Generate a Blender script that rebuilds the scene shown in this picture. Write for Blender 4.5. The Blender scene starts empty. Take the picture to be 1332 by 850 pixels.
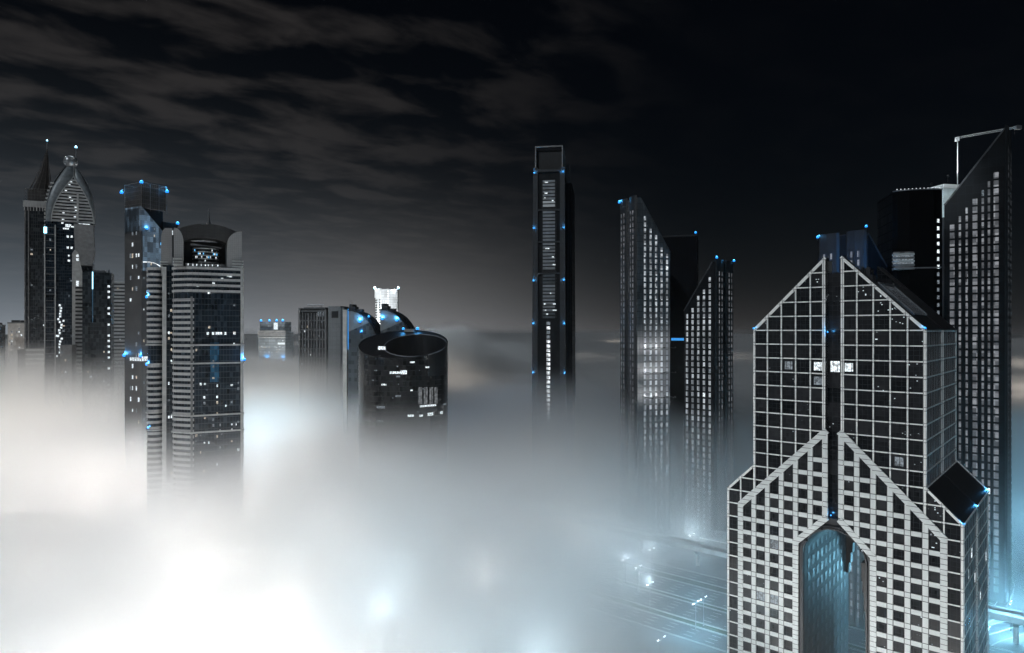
import bpy, bmesh, math, random
from mathutils import Vector, Matrix
R = math.radians
sc = bpy.context.scene
F = 888.0; CX = 666.0; HY = 430.0; H = 132.0        # focal in px of the 1332 px frame, horizon row, eye height

# ------------------------------------------------------------------ camera
cam_d = bpy.data.cameras.new('camera'); cam = bpy.data.objects.new('camera', cam_d)
sc.collection.objects.link(cam); sc.camera = cam
cam.location = (0, 0, H); cam.rotation_euler = (R(90), 0, 0)
cam_d.sensor_width = 36; cam_d.lens = 24; cam_d.shift_y = -5/1332*-1
cam_d.clip_start = 1; cam_d.clip_end = 60000

# ------------------------------------------------------------------ exposure / sampling
sc.view_settings.view_transform = 'Standard'; sc.view_settings.look = 'None'
sc.view_settings.exposure = 0.0; sc.view_settings.gamma = 1; sc.view_settings.use_curve_mapping = False
cy = sc.cycles
cy.use_denoising = True; cy.max_bounces = 6; cy.diffuse_bounces = 2; cy.glossy_bounces = 3
cy.transmission_bounces = 2; cy.volume_bounces = 3; cy.transparent_max_bounces = 8
cy.volume_step_rate = 1.0; cy.volume_max_steps = 512
cy.sample_clamp_indirect = 4.0; cy.sample_clamp_direct = 0
cy.use_light_tree = True
cy.use_adaptive_sampling = True; cy.adaptive_threshold = 0.03; cy.adaptive_min_samples = 16

# ------------------------------------------------------------------ world: night sky with thin moonlit cloud
w = bpy.data.worlds.new('World'); sc.world = w; w.use_nodes = True
MOON_EL, MOON_AZ = R(38), R(215)      # azimuth clockwise from +Y: behind the camera, to its left
def world_nodes():
    nt = w.node_tree; N = nt.nodes; L = nt.links; N.clear()
    def n(t, **k):
        a = N.new(t)
        for q, v in k.items(): setattr(a, q, v)
        return a
    def mth(op, a, b=None, c=None, clamp=False):
        m = n('ShaderNodeMath', operation=op); m.use_clamp = clamp
        for i, v in enumerate((a, b, c)):
            if v is None: continue
            if isinstance(v, (int, float)): m.inputs[i].default_value = v
            else: L.new(v, m.inputs[i])
        return m.outputs[0]
    def ss(v, lo, hi):
        m = n('ShaderNodeMapRange', interpolation_type='SMOOTHSTEP'); L.new(v, m.inputs[0])
        m.inputs[1].default_value = lo; m.inputs[2].default_value = hi; return m.outputs[0]
    tc = n('ShaderNodeTexCoord'); sep = n('ShaderNodeSeparateXYZ'); L.new(tc.outputs['Generated'], sep.inputs[0])
    x, y, z = sep.outputs
    sky = n('ShaderNodeTexSky'); sky.sky_type = 'NISHITA'; sky.sun_disc = False
    sky.sun_elevation = MOON_EL; sky.sun_rotation = MOON_AZ
    # cloud deck: direction projected on a plane overhead
    zz = mth('ADD', mth('MAXIMUM', z, 0.0), 0.09)
    px_, py_ = mth('DIVIDE', x, zz), mth('DIVIDE', y, zz)
    th = R(52); al = mth('ADD', mth('MULTIPLY', px_, math.sin(th)), mth('MULTIPLY', py_, math.cos(th))); ac = mth('SUBTRACT', mth('MULTIPLY', px_, math.cos(th)), mth('MULTIPLY', py_, math.sin(th)))
    cb = n('ShaderNodeCombineXYZ'); L.new(mth('MULTIPLY', al, 1.4), cb.inputs[0]); L.new(mth('MULTIPLY', ac, 2.0), cb.inputs[1]); cb.inputs[2].default_value = 3.7
    nz = n('ShaderNodeTexNoise'); L.new(cb.outputs[0], nz.inputs[0])
    nz.inputs['Scale'].default_value = 2.5; nz.inputs['Detail'].default_value = 7; nz.inputs['Roughness'].default_value = 0.5
    nz.inputs['Distortion'].default_value = 0.3
    cl = ss(nz.outputs[0], 0.40, 0.68)
    left = ss(mth('ADD', x, mth('MULTIPLY', z, -0.35)), 0.16, -0.46)         # clouds thin out towards the right
    side = mth('ADD', mth('MULTIPLY', left, 0.97), 0.03)
    low = ss(z, 0.0, 0.30)
    cfac = mth('MULTIPLY', mth('MULTIPLY', cl, side), mth('ADD', mth('MULTIPLY', low, 0.75), 0.25))
    # city glow that the haze spreads along the horizon
    gl = mth('POWER', mth('SUBTRACT', 1.0, mth('MINIMUM', mth('MAXIMUM', z, 0.0), 1.0)), 11.0)
    gl = mth('MULTIPLY', gl, mth('ADD', mth('MULTIPLY', ss(x, 0.30, -0.66), 0.95), 0.05))
    gl2 = mth('POWER', mth('SUBTRACT', 1.0, mth('MINIMUM', mth('MAXIMUM', z, 0.0), 1.0)), 30.0)
    gl2 = mth('MULTIPLY', gl2, mth('ADD', mth('MULTIPLY', ss(x, 0.75, -0.3), 0.8), 0.2))
    def col(c): 
        r = n('ShaderNodeRGB'); r.outputs[0].default_value = (*c, 1); return r.outputs[0]
    def scale(c, f):
        v = n('ShaderNodeVectorMath', operation='SCALE'); L.new(c, v.inputs[0])
        if isinstance(f, (int, float)): v.inputs['Scale'].default_value = f
        else: L.new(f, v.inputs['Scale'])
        return v.outputs[0]
    def add(a, b):
        v = n('ShaderNodeVectorMath', operation='ADD'); L.new(a, v.inputs[0]); L.new(b, v.inputs[1]); return v.outputs[0]
    c = add(scale(sky.outputs[0], 0.0004), col((0.0005, 0.0008, 0.0014)))
    c = add(c, scale(col((0.0205, 0.0183, 0.0172)), cfac))
    c = add(c, scale(col((0.165, 0.20, 0.235)), gl))
    c = add(c, scale(col((0.055, 0.049, 0.046)), gl2))
    # the glow of the brightest district, low over the horizon
    ll = mth('ADD', mth('POWER', mth('MULTIPLY', mth('ADD', x, 0.20), 4.6), 2.0), mth('POWER', mth('MULTIPLY', mth('ADD', z, -0.01), 9.0), 2.0))
    lobe = mth('POWER', 2.718, mth('MULTIPLY', ll, -1.0))
    c = add(c, scale(col((0.062, 0.053, 0.046)), lobe))
    bg = n('ShaderNodeBackground'); L.new(c, bg.inputs[0]); bg.inputs[1].default_value = 1.0
    out = n('ShaderNodeOutputWorld'); L.new(bg.outputs[0], out.inputs[0])
world_nodes()

# ------------------------------------------------------------------ moon
sd = bpy.data.lights.new('moon', 'SUN'); so = bpy.data.objects.new('moon', sd); sc.collection.objects.link(so)
sd.energy = 0.75; sd.angle = R(2.0); sd.color = (0.86, 0.94, 1.0)
so.location = (-200, -300, 400)
so.rotation_euler = Vector((math.sin(MOON_AZ)*math.cos(MOON_EL), math.cos(MOON_AZ)*math.cos(MOON_EL), math.sin(MOON_EL))).to_track_quat('Z', 'Y').to_euler()

# ================================================================== helpers
D1 = Vector((-.7551, .6555, 0)); D2 = Vector((.6555, .7551, 0))      # the two directions of the street grid
GRID = math.atan2(D2.y, D2.x)
def at(px, D, z=0.0): return Vector(((px-CX)/F*D, D, z))             # ground point seen in column px at depth D
def zz(py, D): return H + (HY-py)/F*D                                # height seen in row py at depth D
def gp(px, py, z=0.0): D = (H-z)*F/(py-HY); return at(px, D, z)
def link(o, parent=None):
    sc.collection.objects.link(o)
    if parent is not None: o.parent = parent
    return o
def tag(o, label=None, cat=None, group=None, kind=None):
    for k, v in (('label', label), ('category', cat), ('group', group), ('kind', kind)):
        if v: o[k] = v
    return o
def thing(name, label, cat, loc, rz=0.0, group=None):
    o = bpy.data.objects.new(name, None); o.location = loc; o.rotation_euler = (0, 0, rz); o.empty_display_size = 1
    return tag(link(o), label, cat, group)

class MB:
    def __init__(s): s.v = []; s.f = []; s.mi = []
    def add(s, vs, fs, m=0):
        b = len(s.v); s.v += [tuple(q) for q in vs]; s.f += [tuple(b+i for i in f) for f in fs]; s.mi += [m]*len(fs)
    def para(s, o, a, b, c, m=0):
        o, a, b, c = Vector(o), Vector(a), Vector(b), Vector(c)
        s.add([o, o+a, o+a+b, o+b, o+c, o+a+c, o+a+b+c, o+b+c], [(0,3,2,1), (4,5,6,7), (0,1,5,4), (1,2,6,5), (2,3,7,6), (3,0,4,7)], m)
    def box(s, x0, x1, y0, y1, z0, z1, m=0): s.para((x0, y0, z0), (x1-x0, 0, 0), (0, y1-y0, 0), (0, 0, z1-z0), m)
    def bar(s, p, q, wid, dep, n, m=0):
        """straight bar from p to q, wid wide, lying on the plane with outward normal n and dep deep, its back on the line pq"""
        p, q, n = Vector(p), Vector(q), Vector(n).normalized(); d = (q-p); sd = d.cross(n).normalized()*wid
        s.para(p-sd*.5, d, sd, n*dep, m)
    def prism(s, pts, vec, m=0):
        k = len(pts); vec = Vector(vec); P = [Vector(p) for p in pts]
        s.add(P+[p+vec for p in P], [tuple(range(k))[::-1], tuple(range(k, 2*k))]+[(i, (i+1) % k, (i+1) % k+k, i+k) for i in range(k)], m)
    def quad(s, a, b, c, d, m=0): s.add([a, b, c, d], [(0, 1, 2, 3)], m)
    def tube(s, p, q, r0, r1=None, n=8, m=0):
        r1 = r0 if r1 is None else r1; p, q = Vector(p), Vector(q); d = (q-p).normalized()
        a = d.orthogonal().normalized(); b = d.cross(a)
        ring = [a*math.cos(2*math.pi*i/n)+b*math.sin(2*math.pi*i/n) for i in range(n)]
        s.add([p+c*r0 for c in ring]+[q+c*r1 for c in ring], [(i, (i+1) % n, (i+1) % n+n, i+n) for i in range(n)]+[tuple(range(n))[::-1], tuple(range(n, 2*n))], m)
    def ball(s, c, r, n=8, m=0):
        c = Vector(c); vs = [c+Vector((0, 0, r))]; h = n//2
        for j in range(1, h):
            t = math.pi*j/h
            for i in range(n): f = 2*math.pi*i/n; vs.append(c+Vector((math.sin(t)*math.cos(f), math.sin(t)*math.sin(f), math.cos(t)))*r)
        vs.append(c-Vector((0, 0, r))); fs = [(0, 1+i, 1+(i+1) % n) for i in range(n)]
        for j in range(h-2):
            for i in range(n): fs.append((1+j*n+i, 1+(j+1)*n+i, 1+(j+1)*n+(i+1) % n, 1+j*n+(i+1) % n))
        b = 1+(h-2)*n; fs += [(len(vs)-1, b+(i+1) % n, b+i) for i in range(n)]; s.add(vs, fs, m)
    def surf(s, rows, m=0, closed=False):
        k = len(rows[0]); b = [p for r in rows for p in r]; fs = []
        for j in range(len(rows)-1):
            for i in range(k if closed else k-1): fs.append((j*k+i, j*k+(i+1) % k, (j+1)*k+(i+1) % k, (j+1)*k+i))
        s.add(b, fs, m)
    def build(s, name, mats, parent=None, smooth=False, label=None, kind=None):
        me = bpy.data.meshes.new(name); bm = bmesh.new()
        vv = [bm.verts.new(q) for q in s.v]
        for f, mi in zip(s.f, s.mi):
            try: fc = bm.faces.new([vv[i] for i in f])
            except ValueError: continue
            fc.material_index = mi; fc.smooth = smooth
        bmesh.ops.recalc_face_normals(bm, faces=bm.faces)
        ng = [f for f in bm.faces if len(f.verts) > 4]
        if ng: bmesh.ops.triangulate(bm, faces=ng)
        bm.to_mesh(me); bm.free()
        for m in (mats if isinstance(mats, (list, tuple)) else [mats]): me.materials.append(m)
        o = bpy.data.objects.new(name, me); link(o, parent)
        if label: o['label'] = label
        if kind: o['kind'] = kind
        return o

# ================================================================== materials
class NT:
    def __init__(s, name):
        s.m = bpy.data.materials.new(name); s.m.use_nodes = True; s.nt = s.m.node_tree; s.N = s.nt.nodes; s.L = s.nt.links; s.N.clear()
    def n(s, t, **k):
        a = s.N.new(t)
        for q, v in k.items(): setattr(a, q, v)
        return a
    def set(s, sock, v):
        if isinstance(v, (int, float)): sock.default_value = v
        elif isinstance(v, tuple): sock.default_value = (*v, 1) if len(v) == 3 and len(sock.default_value) == 4 else v
        else: s.L.new(v, sock)
    def mth(s, op, a, b=None, c=None):
        q = s.n('ShaderNodeMath', operation=op)
        for i, v in enumerate((a, b, c)):
            if v is not None: s.set(q.inputs[i], v)
        return q.outputs[0]
    def ss(s, v, lo, hi, a=0.0, b=1.0):
        q = s.n('ShaderNodeMapRange', interpolation_type='SMOOTHSTEP'); s.L.new(v, q.inputs[0])
        for i, k in enumerate((lo, hi, a, b)): q.inputs[i+1].default_value = k
        return q.outputs[0]
    def mix(s, f, a, b):
        q = s.n('ShaderNodeMix', data_type='RGBA'); s.set(q.inputs[0], f); s.set(q.inputs[6], a); s.set(q.inputs[7], b); return q.outputs[2]
    def out(s, col, rough=.6, metal=0.0, emis=None, estr=1.0, spec=.5, bump=None, bstr=.2):
        p = s.n('ShaderNodeBsdfPrincipled'); s.set(p.inputs['Base Color'], col); s.set(p.inputs['Roughness'], rough); s.set(p.inputs['Metallic'], metal)
        p.inputs['Specular IOR Level'].default_value = spec
        if emis is not None: s.set(p.inputs['Emission Color'], emis); s.set(p.inputs['Emission Strength'], estr)
        if bump is not None:
            b = s.n('ShaderNodeBump'); b.inputs['Strength'].default_value = bstr; s.L.new(bump, b.inputs['Height']); s.L.new(b.outputs[0], p.inputs['Normal'])
        o = s.n('ShaderNodeOutputMaterial'); s.L.new(p.outputs[0], o.inputs[0]); s.m.cycles.emission_sampling = 'NONE'; return s.m
    def coords(s):
        tc = s.n('ShaderNodeTexCoord'); q = s.n('ShaderNodeSeparateXYZ'); s.L.new(tc.outputs['Object'], q.inputs[0]); return tc.outputs['Object'], q.outputs
    def across(s, xyz):
        """the horizontal coordinate along whichever wall this is"""
        tc = s.n('ShaderNodeTexCoord'); q = s.n('ShaderNodeSeparateXYZ'); s.L.new(tc.outputs['Normal'], q.inputs[0])
        f = s.mth('GREATER_THAN', s.mth('ABSOLUTE', q.outputs[0]), s.mth('ABSOLUTE', q.outputs[1]))
        return s.mth('ADD', s.mth('MULTIPLY', xyz[1], f), s.mth('MULTIPLY', xyz[0], s.mth('SUBTRACT', 1.0, f)))
    def line(s, v, pitch, wid, off=0.0):
        """1 on thin lines every pitch metres"""
        a = s.mth('PINGPONG', s.mth('ADD', v, 1000*pitch-off), pitch/2); return s.ss(a, wid*.5, wid*.5+.03*pitch*.5, 1.0, 0.0)
    def cell(s, a, b, pa, pb, off=(0, 0)):
        c = s.n('ShaderNodeCombineXYZ'); s.set(c.inputs[0], s.mth('FLOOR', s.mth('DIVIDE', s.mth('ADD', a, off[0]), pa)))
        s.set(c.inputs[1], s.mth('FLOOR', s.mth('DIVIDE', s.mth('ADD', b, off[1]), pb)))
        w_ = s.n('ShaderNodeTexWhiteNoise', noise_dimensions='2D'); s.L.new(c.outputs[0], w_.inputs[0]); return w_.outputs[0]
    def noise(s, vec, scale, detail=3.0, rough=.5):
        q = s.n('ShaderNodeTexNoise'); s.L.new(vec, q.inputs[0]); q.inputs['Scale'].default_value = scale
        q.inputs['Detail'].default_value = detail; q.inputs['Roughness'].default_value = rough; return q.outputs[0]

def m_plain(name, c, rough=.6, metal=0.0, var=.18, scale=.25, spec=.5):
    t = NT(name); v, xyz = t.coords(); nz = t.ss(t.noise(v, scale, 5), .25, .75)
    return t.out(t.mix(nz, tuple(k*(1-var) for k in c), tuple(min(1, k*(1+var)) for k in c)), rough, metal, spec=spec)
def m_curtain(name, glass, line, pz=4.0, pw=1.5, wz=.5, ww=.12, rough=.14, var=.5, wall_gain=1.0, spec=.5, floors=None):
    """glazed curtain wall: spandrel lines every pz metres, mullions every pw, a different pane tone per cell"""
    t = NT(name); v, xyz = t.coords(); a = t.across(xyz)
    lz = t.line(xyz[2], pz, wz); lw = t.line(a, pw, ww); ln = t.mth('MAXIMUM', lz, t.mth('MULTIPLY', lw, .8))
    r = t.cell(a, xyz[2], pw, pz); g = t.mix(r, tuple(k*(1-var) for k in glass), tuple(k*(1+var) for k in glass))
    streak = t.ss(t.noise(v, .05, 4), .3, .7, .75, 1.15)
    c = t.mix(ln, g, line); q = t.n('ShaderNodeVectorMath', operation='SCALE'); t.L.new(c, q.inputs[0]); t.L.new(streak, q.inputs['Scale'])
    return t.out(q.outputs[0], t.mth('ADD', rough, t.mth('MULTIPLY', t.mth('ADD', ln, t.mth('MULTIPLY', r, .3)), .35)), spec=spec)
def m_cladding(name, c, joint, pa, pz, wid=.1, offs=(), rough=.55, var=.12):
    """stone or metal panels with open joints"""
    t = NT(name); v, xyz = t.coords(); a = t.across(xyz); j = None
    for (ax, pitch, off) in offs or (('a', pa, 0.0), ('z', pz, 0.0)):
        l = t.line(xyz[2] if ax == 'z' else (a if ax == 'a' else xyz[1]), pitch, wid, off); j = l if j is None else t.mth('MAXIMUM', j, l)
    r = t.cell(a, xyz[2], pa, pz); nz = t.ss(t.noise(v, .35, 6, .6), .2, .8)
    k = t.mth('ADD', t.mth('MULTIPLY', r, .5), t.mth('MULTIPLY', nz, .5))
    col = t.mix(k, tuple(q*(1-var) for q in c), tuple(min(1, q*(1+var)) for q in c))
    return t.out(t.mix(j, col, joint), rough)
def m_glow(name, c, strength):
    t = NT(name); return t.out((.02, .02, .02), .5, emis=c, estr=strength)
def m_room(name, c, strength, p=1.0):
    """lit window: the brightness breaks up into blinds, furniture and lamps behind the pane"""
    t = NT(name); v, xyz = t.coords(); a = t.mth('ADD', xyz[0], xyz[1])
    cb = t.n('ShaderNodeCombineXYZ'); t.L.new(a, cb.inputs[0]); t.L.new(xyz[2], cb.inputs[1])
    n1 = t.ss(t.noise(cb.outputs[0], 1.1/p, 3, .7), .38, .62, .25, 1.0)
    bl = t.line(a, 1.15*p, .14*p); k = t.mth('MULTIPLY', n1, t.mth('SUBTRACT', 1.0, t.mth('MULTIPLY', bl, .8)))
    return t.out((.03, .03, .03), .2, emis=c, estr=t.mth('MULTIPLY', k, strength))

M = {}
M['black'] = m_plain('black_metal', (.010, .011, .013), .45)
M['dark'] = m_plain('dark_stone', (.035, .037, .042), .55)
M['grey'] = m_plain('grey_stone', (.16, .165, .17), .7)
M['light'] = m_plain('pale_stone', (.42, .43, .43), .6)
M['white'] = m_plain('white_painted_metal', (.78, .80, .80), .45, var=.06)
M['steel'] = m_plain('brushed_steel', (.30, .31, .33), .35, .8)
M['roofing'] = m_plain('dark_roofing', (.012, .012, .014), .5, var=.4, scale=.6)
M['lit'] = m_room('lit_window', (.86, .95, 1.0), 1.7)
M['lit_dim'] = m_room('dim_lit_window', (.75, .88, 1.0), .32)
M['lit_warm'] = m_room('warm_lit_window', (1.0, .86, .68), .9)
M['lit_far'] = m_room('distant_lit_window', (.9, .96, 1.0), 1.6, 2.0)
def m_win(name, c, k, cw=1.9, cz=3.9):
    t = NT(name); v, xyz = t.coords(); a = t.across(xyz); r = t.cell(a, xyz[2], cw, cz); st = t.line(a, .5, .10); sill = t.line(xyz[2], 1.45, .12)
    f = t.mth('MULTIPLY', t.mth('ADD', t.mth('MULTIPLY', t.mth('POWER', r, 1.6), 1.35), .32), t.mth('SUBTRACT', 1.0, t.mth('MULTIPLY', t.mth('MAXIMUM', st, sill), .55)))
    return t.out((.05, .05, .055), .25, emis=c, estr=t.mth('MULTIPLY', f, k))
M['pale_window'] = m_win('curtained_window', (.85, .93, 1.0), .42)
M['grey_window'] = m_win('dim_curtained_window', (.9, .93, 1.0), .20)
M['faint_window'] = m_win('faint_curtained_window', (.8, .9, 1.0), .045)
M['blue'] = m_glow('blue_beacon_glass', (.02, .30, 1.0), 1.7)
M['bluestrip'] = m_glow('blue_light_strip', (.05, .38, 1.0), .8)
M['whitelamp'] = m_glow('white_lamp_glass', (.85, .95, 1.0), 30)

BEAC = 1.0
def beacon(parent, loc, D, col='blue', up=1.0, k=1.0, watts=None):
    """aviation warning light: short mast, collar and globe"""
    r = .0017*D*k; b = MB(); x, y, z = loc
    b.tube((x, y, z-.1), (x, y, z+up), r*.28); b.tube((x, y, z+up-.15*r), (x, y, z+up+.25*r), r*.75, n=8); b.ball((x, y, z+up+r), r, 8, 1)
    o = b.build('warning_light', [M['black'], M[col]], parent)
    if watts is None: watts = .016*D*D*k*k*(1 if col == 'blue' else 1.5)*BEAC
    if watts:
        l = bpy.data.lights.new('warning_light_glow', 'POINT'); l.energy = watts; l.shadow_soft_size = r
        l.color = (.08, .45, 1.0) if col == 'blue' else (.85, .95, 1)
        q = bpy.data.objects.new('warning_light_glow', l); q.location = (x, y-r*0, z+up+r*2.2); link(q, parent)
    return o

def put_windows(parent, wins, limit=100):
    """wins: (centre, half width vector, half height, normal, material, key). The ones that show largest become parts of their own."""
    def size(w):
        c = parent.matrix_world @ Vector(w[0]) if False else Vector(w[0]); c = Matrix.Rotation(parent.rotation_euler.z, 3, 'Z') @ c + Vector(parent.location)
        k = 1.0 if c.z > 62 else .35
        return -w[1].length*w[2]*k/((c-Vector((0, 0, H))).length**2)
    wins = sorted(wins, key=size)
    lit_first = [w for w in wins if w[4] is M['lit']]; rest = [w for w in wins if w[4] is not M['lit']]
    wins = lit_first + rest
    def addw(b, w, m=0):
        c, hv, hz, n = Vector(w[0]), Vector(w[1]), w[2], Vector(w[3]).normalized()
        b.para(c-hv-Vector((0, 0, hz)), hv*2, (0, 0, 2*hz), n*.07, m)
    for w in wins[:limit]:
        b = MB(); addw(b, w); b.build('window', w[4], parent)
    if len(wins) > limit:
        ms = []; b = MB()
        for w in wins[limit:]:
            if w[4] not in ms: ms.append(w[4])
            addw(b, w, ms.index(w[4]))
        b.build('window', ms, parent, kind='stuff')

# ================================================================== the gabled lattice tower in the foreground
M['gframe'] = m_cladding('white_frame_tiles', (.78, .80, .79), (.22, .23, .24), 4, 4, .10, offs=(('a', 4, .45), ('a', 4, -.45), ('z', 4, .45), ('z', 4, -.45)), var=.07)
M['glattice'] = m_cladding('white_lattice_panels', (.60, .64, .64), (.06, .065, .07), 4, 4, .13, offs=(('a', 4, .72), ('a', 4, -.72), ('z', 4, .70), ('z', 4, -.70)), var=.10)
M['gdiag'] = m_cladding('white_diagonal_panels', (.60, .64, .64), (.06, .065, .07), 1.33, 1.33, .12, offs=(('z', 1.333, .3),), var=.10)
def m_gglass():
    t = NT('black_window_glass'); v, xyz = t.coords(); a = t.across(xyz)
    fa = t.line(a, 4/3, .07); fz = t.line(xyz[2], 4/3, .07, .2); ln = t.mth('MAXIMUM', fa, fz)
    r = t.cell(a, xyz[2], 4, 4); r2 = t.cell(a, xyz[2], 2/3, 4/3); k = t.mth('ADD', t.mth('MULTIPLY', r, .5), t.mth('MULTIPLY', t.mth('MULTIPLY', r2, r), .9))
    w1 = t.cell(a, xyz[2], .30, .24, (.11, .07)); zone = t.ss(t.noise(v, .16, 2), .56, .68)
    spk = t.mth('MULTIPLY', t.mth('MULTIPLY', t.mth('GREATER_THAN', w1, .975), zone), t.mth('GREATER_THAN', r, .45))  # sparse emissive dots painted into the panes in place of reflections
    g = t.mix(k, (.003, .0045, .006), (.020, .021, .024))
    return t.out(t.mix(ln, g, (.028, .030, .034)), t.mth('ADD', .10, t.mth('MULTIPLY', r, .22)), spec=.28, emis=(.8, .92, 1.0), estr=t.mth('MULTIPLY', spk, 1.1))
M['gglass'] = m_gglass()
M['gside'] = m_curtain('side_glazing', (.05, .052, .055), (.10, .10, .105), 4, 1.1, .16, .14, rough=.2, var=.75)
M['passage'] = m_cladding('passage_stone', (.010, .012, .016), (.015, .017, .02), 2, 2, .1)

def gabled_tower():
    g = -H
    T = thing('gabled_tower', 'black glass tower with white lattice facade, twin gable peaks and tall arched opening', 'skyscraper', at(1204, 173), GRID)
    T.location.z = H            # local z counts from the eye level, where the roof springs
    def mir(p): return (p[0], 44-p[1], p[2])
    # glazed body, two halves
    b = MB()
    prof = [(-8, g), (-8, -48), (0, -40), (0, 0), (12, 12), (20, 12), (20, -52), (12, -60), (12, g)]
    for k in (0, 1):
        f = mir if k else (lambda p: p)
        b.prism([f((0, t, z)) for t, z in prof], (46, 0, 0))
        # high gable ends front and back, a sunken terrace between them
        for (u0, u1) in ((0, 3.2), (39, 46)): b.prism([f((u0, t, z)) for t, z in ((12, 12), (20, 20), (20, 12))], (u1-u0, 0, 0))
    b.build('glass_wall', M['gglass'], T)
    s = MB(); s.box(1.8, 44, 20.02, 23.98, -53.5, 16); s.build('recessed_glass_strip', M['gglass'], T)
    # reveals either side of the strip
    for t in (19.2, 24.0):
        r = MB(); r.box(-.35, 6, t, t+.8, -52, 19.6 if t < 22 else 19.3); r.build('reveal', M['gframe'], T)
    # thin white grid
    b = MB(); n = Vector((-1, 0, 0))
    for k in (0, 1):
        f = mir if k else (lambda p: p)
        def vb(t, z0, z1, w=.33, d=.30):
            if z1-z0 > .5: b.bar(f((0, t, z0)), f((0, t, z1)), w, d, n)
        def hb(z, t0, t1, w=.30, d=.26):
            if t1-t0 > .5: b.bar(f((0, t0, z)), f((0, t1, z)), w, d, n)
        for t in range(-8, 20, 4):
            top = t if t >= 0 else t-40+0
            bot = -48+t if t >= -4 else g
            if t == 0: vb(.2, -48, 0, .62, .34); continue
            if t == -8: vb(-7.8, g, -48, .6, .34); continue
            if t == -4: vb(t, -52, -44); continue
            vb(t, bot, top-.3)
        for z in range(-132, 20, 4):
            lo = z if z > 0 else (0 if z >= -40 else max(-8, z+40))
            hi = 20 if z >= -28 else (z+48 if z > -52 else -4)
            hb(z, lo+.3, hi)
        b.bar(f((0, 0, 0)), f((0, 20, 20)), .75, .42, n); b.bar(f((0, -8, -48)), f((0, 0, -40)), .6, .4, n)
    b.build('thin_frame_grid', M['gframe'], T)
    # heavy lattice with its chevron
    b = MB(); dg = MB()
    for k in (0, 1):
        f = mir if k else (lambda p: p)
        for t in range(-4, 21, 4):
            top = -48+t; bot = g if t <= 12 else -72+t
            w = 1.45 if t not in (-4, 20) else 1.3
            b.bar(f((-.02, t, bot)), f((-.02, t, top)), w, .36, n)
        for z in range(-132, -30, 4):
            lo = max(-4, z+52); hi = 20 if z >= -52 else (z+72 if z > -60 else 12)
            if hi-lo > .6: b.bar(f((-.02, lo, z)), f((-.02, hi, z)), 1.4, .33, n)
        dg.bar(f((-.02, -4.4, -52.4)), f((-.02, 20.4, -27.6)), 1.75, .46, n)
        dg.bar(f((-.02, 11.6, -60.4)), f((-.02, 20.4, -51.6)), 1.6, .46, n)
        dg.bar(f((-.02, -4, g)), f((-.02, -4, -52)), 1.55, .42, n); dg.bar(f((-.02, 12, g)), f((-.02, 12, -60)), 1.55, .42, n)
    b.build('lattice_screen', M['glattice'], T); dg.build('chevron_frame', M['gdiag'], T)
    # windows of the lattice and of the upper grid
    wins = []; rnd = random.Random(4)
    def win(t, z, w, h, m): wins.append(((-.02, t, z), Vector((0, w/2, 0)), h/2, n, m, 0))
    lit_up = {(26, -10): 'lit', (18, -10): 'lit', (6, -34): 'lit_dim', (26, -14): 'lit_dim', (34, -10): 'lit_dim', (50, -106): 'lit', (46, -110): 'lit_dim', (42, -78): 'lit_dim',
              (0-6, -90): 'lit_dim', (2, -86): 'lit_dim', (-2, -86): 'lit_dim', (2, -106): 'lit_dim', (38, -78): 'lit_dim', (38, -62): 'lit_dim'}
    for k in (0, 1):
        for tc in range(-6, 20, 4):
            for zc in range(-130, 20, 4):
                t = 44-tc if k else tc
                inside_top = zc < (tc-1 if tc > 0 else tc-41 if True else 0) if (tc > 0 or zc < -42) else False
                if tc > 0 and zc <= tc-3: ok = True
                elif tc < 0 and zc <= tc-43: ok = True
                else: ok = False
                if not ok: continue
                heavy = tc > -4 and zc <= tc-51
                inner = (tc > 12 and zc < tc-72)
                cross = (tc > -4 and tc-55 < zc < tc-45)
                if inner or cross: continue
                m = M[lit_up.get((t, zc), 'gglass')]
                if heavy: win(t, zc, 2.5, 2.55, m)
                elif m is not M['gglass']: win(t, zc, 2.1, 2.3, m)
                else: win(t, zc, 3.5, 3.55, m)
    wins.append(((1.75, 22, -10), Vector((0, 1.2, 0)), 1.5, n, M['lit'], 0))
    # side facade: bays of glazing either side of a slot
    m_ = Vector((0, -1, 0)); b = MB(); gl = MB(); fn = MB()
    for (pl, z0, z1) in ((0, -40, 0), (-8, g, -48)):
        for (u0, u1) in ((.3, 21.6), (24.2, 45.7)):
            gl.bar(((u0+u1)/2, pl-.01, z0), ((u0+u1)/2, pl-.01, z1), u1-u0, .06, m_)
            wd = .34 if pl == 0 else .16
            z = z0
            while z <= z1+.01: b.bar((u0, pl, min(z, z1-.2)), (u1, pl, min(z, z1-.2)), wd, .22, m_); z += 4
            for u in (u0, u1): b.bar((u, pl, z0), (u, pl, z1), .55 if pl == 0 else .25, .26, m_)
            for i in range(1, 6):
                u = u0+(u1-u0)*i/6; fn.bar((u, pl, z0), (u, pl, z1), .13, .18, m_)
    gl.build('side_glazing', M['gside'], T); b.build('side_frame_grid', M['gframe'], T); fn.build('side_mullions', M['steel'], T)
    for z in range(-60, -128, -4):
        for i in range(8):
            if rnd.random() < .16: wins.append(((2+i*5.6+rnd.random(), -8.08, z+2), Vector((.45, 0, 0)), 1.2, m_, M['lit_dim'] if rnd.random() < .6 else M['lit'], 0))
    put_windows(T, wins, 100)
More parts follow.
